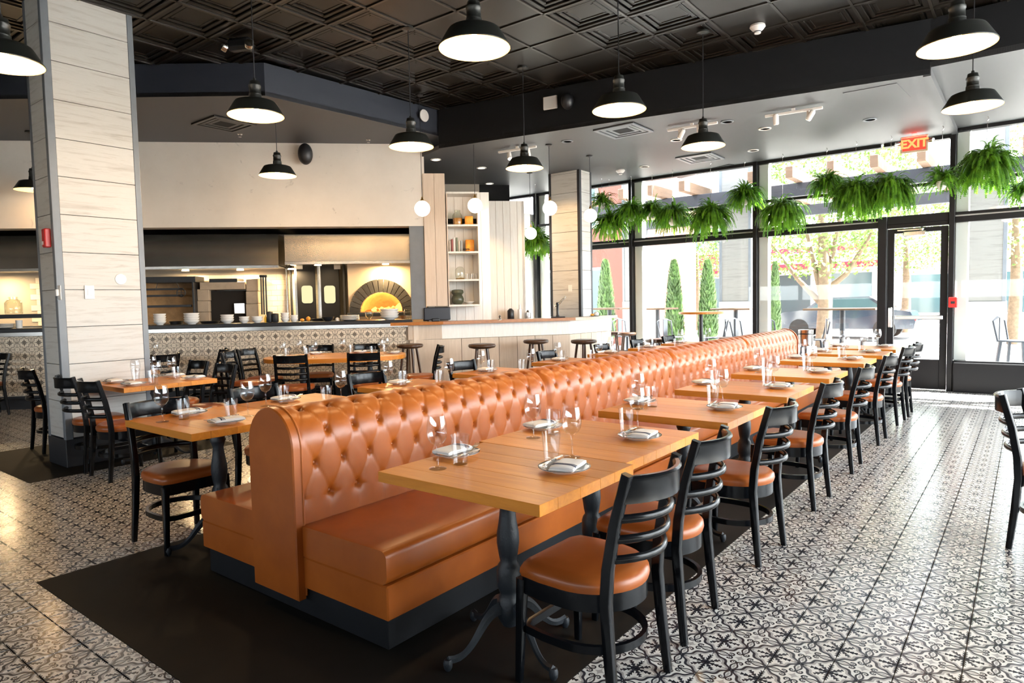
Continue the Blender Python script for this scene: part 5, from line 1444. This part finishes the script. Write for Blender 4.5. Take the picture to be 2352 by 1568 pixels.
for s_ in (-1, 1): MB().lathe([(.03, 0), (.04, .02), (.03, .06), (.0, .065)], 14, T(s_*.18, -.01, .03, R(100), 0, R(s_*60))).obj('side_lamp', M['steel_plain'], ex, smooth=40)
MB().box(-.03, -.02, .115, .03, .02, ZR-ps_.z).obj('mount', M['plastic_white'], ex)
el = bpy.data.lights.new('exit_glow', 'AREA'); el.size = .25; el.size_y = .05; el.shape = 'RECTANGLE'; el.energy = .5; el.color = (1, .03, .02)
eo = bpy.data.objects.new('exit_glow', el); COL.objects.link(eo); eo.parent = ex; eo.location = (0, -.045, .08); eo.rotation_euler = (R(150), 0, 0)
# fire alarm boxes, switch plates
q = onX(113, 547, -7.40); q = onY(113, 547, 2.255)
o = thing('fire_alarm', 'red fire alarm box on the planked column', 'fire alarm', (q.x, 2.258, q.z)); MB().box(-.04, -.05, -.085, .04, 0, .085, .008).obj('housing', M['red'], o); MB().box(-.035, -.056, -.06, .0, -.048, -.03).obj('strobe', M['plastic_white'], o)
q = onY(2189, 694, FY-.10); o = thing('fire_alarm', 'red fire pull station on the black door mullion', 'fire alarm', (q.x, FY-.091, q.z)); MB().box(-.055, -.05, -.075, .055, 0, .075, .008).obj('housing', M['red'], o); MB().box(-.025, -.054, -.02, .025, -.049, .015).obj('pull_handle', M['dark_trim'], o)
q = onX(205, 671, -6.97); o = thing('switch_plate', 'white switch plate on the wide column face', 'switch', (-6.968, q.y, q.z)); MB().box(0, -.042, -.065, .008, .042, .065, .003).obj('plate', M['plastic_white'], o); MB().box(.007, -.018, -.03, .012, .018, .03, .002).obj('rocker', M['plastic_white'], o)
q = onY(134, 672, 2.25); o = thing('switch_plate', 'white protruding sensor on the narrow column face', 'switch', (q.x, 2.258, q.z)); MB().box(-.02, -.008, -.065, .05, 0, .065, .003).obj('plate', M['plastic_white'], o); MB().box(-.0, -.035, -.03, .03, -.007, .03, .004).obj('sensor', M['plastic_white'], o)
q = onX(277, 641, -6.97); o = MB().lathe([(.0, .006), (.05, .006), (.055, 0)][::-1], 18, T(0, 0, 0, 0, R(90))).obj('round_plate', M['white_paint']); o.location = (-6.968, q.y, q.z); tag(o, 'pale round patch plate on the wide column face', 'plate')
q = onY(1310, 662, 10.05); o = MB().box(-.04, -.006, -.06, .04, 0, .06, .002).obj('socket_plate', M['plastic_white']); o.location = (q.x, 10.049, q.z); tag(o, 'white socket plate on the column behind the bar', 'socket')

# ------------------------------------------------------------------ hanging ferns
def fern_mesh(seed, rad, n, droop, up, rise=.5):
    rnd = random.Random(seed); vs = []; fs = []
    for k in range(n):
        az = rnd.uniform(0, 2*math.pi); q = rnd.random()
        L = rad*(1.05+.75*rnd.random()); el = R(rnd.uniform(5, 80)) if rnd.random() > up else R(rnd.uniform(55, 88))
        if el > R(60): L *= .75
        dirv = Vector((math.cos(az)*math.cos(el), math.sin(az)*math.cos(el), math.sin(el)))
        p = Vector((rnd.uniform(-.05, .05), rnd.uniform(-.05, .05), rnd.uniform(-.02, .05))); N = 11; st = L/N; vel = dirv.copy()
        side0 = Vector((-math.sin(az), math.cos(az), 0))
        prev = p
        for i in range(N):
            vel.z -= droop*(.10+.30*i/N)*rnd.uniform(.8, 1.2); vel.normalize(); nxt = prev+vel*st
            w_ = (.050+.016*rnd.random())*rad/.4*(1-.75*(i/N)**1.5)*(1.0 if i > 0 else .5)
            tip = vel*st*.55
            upv = side0.cross(vel)*.25*w_
            for sg in (-1, 1):
                b = len(vs)
                a0 = prev; a1 = prev+vel*st*.62
                tp = prev+side0*(sg*w_)+tip+upv-Vector((0, 0, w_*.25))
                vs += [a0, a1, tp]; fs.append((b, b+1, b+2) if sg > 0 else (b, b+2, b+1))
                b = len(vs); a0 = prev+vel*st*.5; a1 = prev+vel*st*1.05; tp = tp+vel*st*.5
                vs += [a0, a1, tp]; fs.append((b, b+1, b+2) if sg > 0 else (b, b+2, b+1))
            prev = nxt
    me = bpy.data.meshes.new('fronds'); me.from_pydata([tuple(v) for v in vs], [], fs); me.materials.append(M['fern']); me.update(); return me
POT = MB().lathe([(.0, -.19), (.045, -.185), (.085, -.13), (.105, -.05), (.108, .0), (.10, .0), (.09, -.03), (.0, -.035)], 20, None, False, False).mesh('pot', M['plastic_white'], 50)
FERNS = [  # foliage centre px, radius px, hook px, fronds, droop, label
    (1392, 470, 32, 1403, 424, 60, .8, 'small loose fern high against the pale column'),
    (1400, 520, 46, 1403, 424, 90, 1.0, 'fern hanging lowest beside the pale column'),
    (1450, 492, 42, 1452, 416, 100, 1.0, 'fern hanging at the leftmost black mullion'),
    (1498, 488, 36, 1495, 398, 80, 1.0, 'small fern between two bushier ferns left of wide pillar'),
    (1545, 500, 46, 1538, 391, 120, 1.1, 'bushy fern hanging before the timber joists, left'),
    (1632, 503, 52, 1625, 371, 150, 1.15, 'big trailing fern left of the outdoor pillar'),
    (1710, 455, 42, 1706, 368, 120, .9, 'compact round fern high before the outdoor pillar'),
    (1797, 490, 52, 1799, 356, 150, 1.3, 'dome-shaped trailing fern right of the middle mullion'),
    (1898, 428, 44, 1894, 343, 90, 1.0, 'fern with white pot showing, hung high under ceiling'),
    (1965, 452, 58, 1975, 326, 170, 1.35, 'widest trailing fern before the street door, left part'),
    (2045, 440, 56, 2034, 314, 170, 1.3, 'dense trailing fern below the exit sign'),
    (2163, 420, 44, 2163, 291, 50, .9, 'sparse fern in a white pointed pot near the door'),
    (2266, 385, 66, 2266, 269, 210, 1.25, 'largest fern, hanging right of the door mullion'),
    (2352, 445, 40, 2349, 300, 80, 1.0, 'fern cut by nothing, at the far right glazing'),
    (1232, 560, 44, 1232, 470, 120, 1.0, 'fern hanging in the far window behind the column'),
]
for k, (px, py, rp, hx, hy, n, dr, lab) in enumerate(FERNS):
    cz = ZR if px < 2190 else ZR2
    hk = G(hx, hy, cz)
    if hk.y > 11.35: hk = CAM+ray(hx, hy)*(11.35/ray(hx, hy).y)
    if px < 1300: hk = Vector((-7.55, 10.9, cz))
    dep = (hk-CAM).dot(_d); c = CAM+ray(px, py)*dep
    rad = rp/FPX*dep*.80
    c.y = min(c.y, 11.60-rad*.9); 
    if px > 2340: lab = 'fern hanging before the far right window bay'
    if px == 1392: c.y -= .15
    t = thing('hanging_fern', lab, 'plant', c, 0, 'hanging ferns along the windows')
    put('fronds', fern_mesh(100+k, rad*1.08, int(n*2.6), dr, .2), t)
    put('pot', POT, t, (0, 0, .02), (0, 0, 0), (rad/.34,)*3)
    top = cz-c.z
    MB().tube([(0, 0, .02), (0, 0, top-.05)], .003, 5).tube([(0, 0, top-.06), (.012, 0, top-.04), (.012, 0, top-.02), (0, 0, top)], .005, 5).obj('hanger', M['steel_plain'], t)
    for a in range(3): MB().tube([(.095*rad/.34*math.cos(a*2.1), .095*rad/.34*math.sin(a*2.1), .02), (0, 0, .30)], .002, 4).obj('wire', M['steel_plain'], t)

# ------------------------------------------------------------------ outside: terrace and street
struct('ground_terrace', MB().box(-40, FY+.14, -.12, 40, 17.5, -.01), M['concrete'])
struct('ground_street', MB().box(-60, 17.5, -.20, 60, 90, -.06), M['asphalt'])
struct('ground_around', MB().box(RX1+.2, -60, -.2, 60, FY, -.08), M['asphalt'])
struct('ground_behind', MB().box(-60, -60, -.2, RX1+.2, RY0-.2, -.08), M['asphalt'])
def pillar(px0, px1, y, side, label):
    a, b_ = onY(px0, 600, y), onY(px1, 600, y)
    o = thing('terrace_pillar', label, 'pillar', ((a.x+b_.x)/2, y+side/2, 0))
    w_ = (b_.x-a.x)/2
    zb = onY((px0+px1)/2, 692, y).z
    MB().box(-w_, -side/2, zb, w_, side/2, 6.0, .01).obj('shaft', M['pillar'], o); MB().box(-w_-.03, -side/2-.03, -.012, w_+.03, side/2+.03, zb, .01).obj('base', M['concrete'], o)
    for sx in (-1, 1): MB().box(sx*w_-.03, -side/2-.01, zb, sx*w_+.03, -side/2+.05, 6.0, .004).obj('corner_trim', M['grey_steel'], o)
pillar(1655, 1722, 14.4, .8, 'clad terrace pillar between the two middle window bays')
pillar(2216, 2308, 14.4, .8, 'clad terrace pillar right of the entrance door')
pillar(1432, 1452, 15.0, .8, 'slim clad terrace pillar by the street brick wall')
PILX = [(onY((a+b)/2, 600, 14.4).x, abs(onY(b, 600, 14.4).x-onY(a, 600, 14.4).x)/2+.12) for a, b in ((1655, 1722), (2216, 2308))]+[(onY(1442, 600, 15.0).x, .45)]
pb_ = thing('pergola', 'terrace pergola with dark steel beam and timber joists', 'pergola', (-2.5, 14.6, 0))
zz = onY(1900, 425, 14.2).z
MB().box(-6.5, -.5, zz-.16, 8.0, -.38, zz+.10, .01).obj('beam', M['pergola_dark'], pb_); MB().box(-6.5, 3.0, zz-.16, 8.0, 3.12, zz+.10, .01).obj('beam', M['pergola_dark'], pb_)
jm = MB().box(-.07, -1.2, 0, .07, 3.6, .22, .01).mesh('joist', M['pergola_wood'])
for k in range(20): put('joist', jm, pb_, (-6.2+k*.72, 0, zz+.10)) if not any(abs(-2.5-6.2+k*.72-c) < w for c, w in PILX) else None
for x_, y_ in ((-6.3, -.44), (7.6, -.44), (-6.3, 3.06), (7.6, 3.06)): MB().box(x_-.07, y_-.05, -.01, x_+.07, y_+.05, zz-.16).obj('post', M['pergola_dark'], pb_)
def conifer(px, ytop, ybot, y, wpx, label, seed):
    b0, tp = onY(px, ybot, y), onY(px, ytop, y); h = tp.z+.02; r_ = wpx/2/FPX*(b0-CAM).dot(_d)
    t = thing('arborvitae', label, 'tree', (b0.x, y, -.01), 0, 'clipped evergreen trees on the terrace'); rnd = random.Random(seed); vs = []; fs = []
    for k in range(2600):
        f = rnd.random()**1.2; rr = r_*(1-f)**.45*min(1, .6+f*4)*rnd.uniform(.75, 1.05); a = rnd.uniform(0, 6.283); z = .30+f*(h-.32)
        p = Vector((rr*math.cos(a), rr*math.sin(a), z)); o_ = Vector((math.cos(a)*.4, math.sin(a)*.4, 1)).normalized()*.13; s_ = Vector((-math.sin(a), math.cos(a), 0))*.045
        b = len(vs); vs += [p-s_, p+s_, p+o_]; fs.append((b, b+1, b+2))
    me = bpy.data.meshes.new('foliage'); me.from_pydata([tuple(v) for v in vs], [], fs); me.materials.append(M['conifer']); put('foliage', me, t)
    MB().lathe([(.02, .3), (r_*.72, .45), (r_*.66, h*.55), (.02, h*.93)], 12).obj('core', M['conifer'], t)
    MB().lathe([(r_*.5, 0), (r_*.7, .34), (r_*.6, .34), (.0, .30)], 18).obj('planter', M['concrete'], t, smooth=50)
for k, a in enumerate(((1392, 602, 742, 16.2, 46, 'dark evergreen before the street brick wall'), (1549, 603, 745, 16.4, 46, 'clipped evergreen left of the outdoor pillar, outer one'), (1626, 603, 745, 16.4, 46, 'clipped evergreen left of the outdoor pillar, next to it'), (1780, 608, 740, 16.8, 24, 'slim evergreen right of the outdoor pillar'))): conifer(*a, seed=k)
# street tree
tr = CAM+ray(1892, 640)*(21/ray(1892, 640).y)
st = thing('street_tree', 'street tree with forked trunk beyond the terrace', 'tree', (tr.x, 21, -.06))
MB().tube([(0, 0, 0), (.05, 0, 1.4), (0, 0, 2.6), (-.1, .1, 4.2)], .19, 10, scales=[1.2, 1, .8, .5]).obj('trunk', M['bark'], st, smooth=60)
for s_, h in ((-1.6, 3.2), (1.3, 3.4), (.5, 4.4), (-.8, 4.6)): MB().tube([(0, 0, 1.2 if s_ < 0 else 1.6), (s_*.45, .1, h*.62), (s_, .2, h)], .08, 8, scales=[1.2, .9, .4]).obj('branch', M['bark'], st, smooth=60)
def crown(parent, c, r_, n, seed, m, name='crown'):
    rnd = random.Random(seed); vs = []; fs = []
    for k in range(n):
        d_ = Vector((rnd.gauss(0, 1), rnd.gauss(0, 1), rnd.gauss(0, .75))).normalized()*r_*rnd.uniform(.35, 1)**.5
        p = Vector(c)+d_; u_ = Vector((rnd.uniform(-1, 1), rnd.uniform(-1, 1), rnd.uniform(-1, 1))).normalized(); w_ = u_.orthogonal().normalized()*.055; u_ = u_*.095
        b = len(vs); vs += [p-w_, p+w_, p+u_]; fs.append((b, b+1, b+2))
    me = bpy.data.meshes.new(name); me.from_pydata([tuple(v) for v in vs], [], fs); me.materials.append(m); return put(name, me, parent)
crown(st, (0, 0, 4.6), 2.7, 9000, 3, M['tree_leaf']); 
for k, (px, y, w) in enumerate(((2330, 24, 'leafy street tree beyond the far right window'), (1600, 30, 'leafy street tree behind the evergreens'), (2080, 30, 'leafy street tree seen through the door glass'))):
    q = onY(px, 640, y); t = thing('street_tree', w, 'tree', (q.x, y, -.06)); MB().tube([(0, 0, 0), (.05, 0, 1.8), (0, 0, 3.6)], .15, 8, scales=[1.2, 1, .6]).obj('trunk', M['bark'], t, smooth=60); crown(t, (0, 0, 4.2), 2.0, 4200, 20+k, M['tree_leaf'])
# shops across the street
def shop(px0, px1, y, h, label, awn, m):
    a, b_ = onY(px0, 640, y).x, onY(px1, 640, y).x
    t = thing('shop_building', label, 'building', ((a+b_)/2, y, -.06)); w_ = (b_-a)/2
    MB().box(-w_, 0, 0, w_, 6, h).obj('wall', m, t)
    n = max(2, int(w_*2/2.4))
    for k in range(n):
        x0 = -w_+.3+k*(2*w_-.6)/n; x1 = x0+(2*w_-.6)/n-.3
        f = MB().box(x0, -.06, .4, x1, .02, 2.6, .02).obj('shop_window', M['white_paint'], t); MB().box(x0+.1, -.075, .5, x1-.1, -.055, 2.5).obj('pane', M['shop_glass'], f)
        if h > 5: 
            f = MB().box(x0+.3, -.06, 3.9, x1-.3, .02, 5.4, .02).obj('window', M['white_paint'], t); MB().box(x0+.4, -.075, 4.0, x1-.4, -.055, 5.3).obj('pane', M['shop_glass'], f)
    if awn:
        for k in range(2):
            x0 = -w_+.2+k*w_; x1 = x0+w_-.4; b = MB(); vs = [(x0, 0, 3.75), (x1, 0, 3.75), (x1, -1.3, 2.95), (x0, -1.3, 2.95), (x1, -1.3, 2.7), (x0, -1.3, 2.7)]
            b.add(vs, [(0, 3, 2, 1), (3, 5, 4, 2), (0, 5, 3), (1, 2, 4)]); b.obj('awning', M['awning'], t)
shop(1460, 1722, 34, 7.0, 'pale shop building with red awnings behind the evergreens', True, M['building'])
shop(1740, 2045, 33, 4.4, 'low shop building with red awnings behind the street tree', True, M['building'])
shop(2066, 2420, 41, 4.2, 'low pale building seen through door and right window', False, M['building'])
shop(1240, 1432, 19.5, 8.0, 'brick building close beyond the left window bays', False, M['terra_brick'])
# parked car
q = onY(1942, 700, 26); car = thing('parked_car', 'dark car parked across the street behind the tree', 'car', (q.x, 26, -.06))
body = [(-2.2, .35), (-2.25, .75), (-1.9, .92), (-1.2, 1.0), (-.6, 1.42), (.9, 1.45), (1.6, 1.0), (2.1, .92), (2.25, .6), (2.2, .35)]
b = MB(); ext_y(b, body, -.85, .85); b.obj('body', M['car'], car); b = MB(); ext_y(b, [(-1.0, 1.02), (-.52, 1.38), (.85, 1.40), (1.35, 1.02)], -.87, .87); b.obj('windows', M['shop_glass'], car)
for x_ in (-1.35, 1.35):
    for y_ in (-.85, .68): MB().lathe([(.0, 0), (.33, 0), (.35, .04), (.35, .14), (.33, .18), (.0, .18)], 18, T(x_, y_+.17, .35, R(90)), False, False).obj('wheel', M['tyre'], car, smooth=40)
b = MB(); b.box(2.12, -.8, .62, 2.26, -.5, .78); b.obj('tail_light', M['red'], car)
# terrace tables and metal chairs
def terrace_table(px, y, wpx, label):
    q = onY(px, 707, y); t = thing('terrace_table', label, 'table', (q.x, y, -.01), 0, 'terrace tables'); w_ = wpx/2/FPX*(q-CAM).dot(_d); h = q.z+.01
    MB().box(-w_, -.35, h-.035, w_, .35, h, .005).obj('top', M['pergola_wood'], t); MB().lathe([(.26, 0), (.25, .02), (.05, .04), (.045, h-.03)], 14).obj('post', M['patio_metal'], t, smooth=40)
terrace_table(1510, 13.3, 70, 'terrace table behind the high round table, left bay'); terrace_table(1690, 13.2, 90, 'terrace table in front of the outdoor pillar'); terrace_table(1935, 13.0, 150, 'long terrace table behind the booth\'s far end'); terrace_table(1400, 13.3, 90, 'terrace table beyond the pale bar end')
def metal_chair(px, y, rz, label, h=1.0):
    q = onY(px, 740, y); t = thing('terrace_chair', label, 'chair', (q.x, y, -.01), rz, 'grey metal terrace chairs')
    MB().box(-.19, -.19, .68, .19, .19, .70, .006).obj('seat', M['patio_metal'], t)
    for sx in (-1, 1):
        for sy in (-1, 1): MB().sweep([(sx*.15, sy*.15, .68), (sx*.21, sy*.21, 0)], [(-.018, -.018), (.018, -.018), (.018, .018), (-.018, .018)]).obj('leg', M['patio_metal'], t)
    MB().tube([(-.17, .18, .69), (-.19, .24, h), (0, .26, h+.06), (.19, .24, h), (.17, .18, .69)], .014, 8).obj('back_frame', M['patio_metal'], t, smooth=50)
    MB().box(-.06, .20, .70, .06, .215, h+.05, .004, None).obj('back_splat', M['patio_metal'], t)
for px, y, rz, w in ((1545, 12.45, 1.2, 'grey metal chair at the left terrace table'), (1640, 12.45, -1.3, 'grey metal chair before the outdoor pillar, left one'), (1716, 12.45, 1.4, 'grey metal chair before the outdoor pillar, right one'), (1792, 12.4, 1.3, 'grey metal chair at the long terrace table, left one'), (1868, 12.4, -1.2, 'grey metal chair at the long terrace table, middle one'), (2003, 12.4, -1.3, 'grey metal chair at the long terrace table, by the door'), (1440, 12.45, 1.3, 'grey metal chair beyond the pale bar end'), (2335, 12.9, 1.2, 'grey metal chair outside the far right window')): metal_chair(px, y, rz, w)
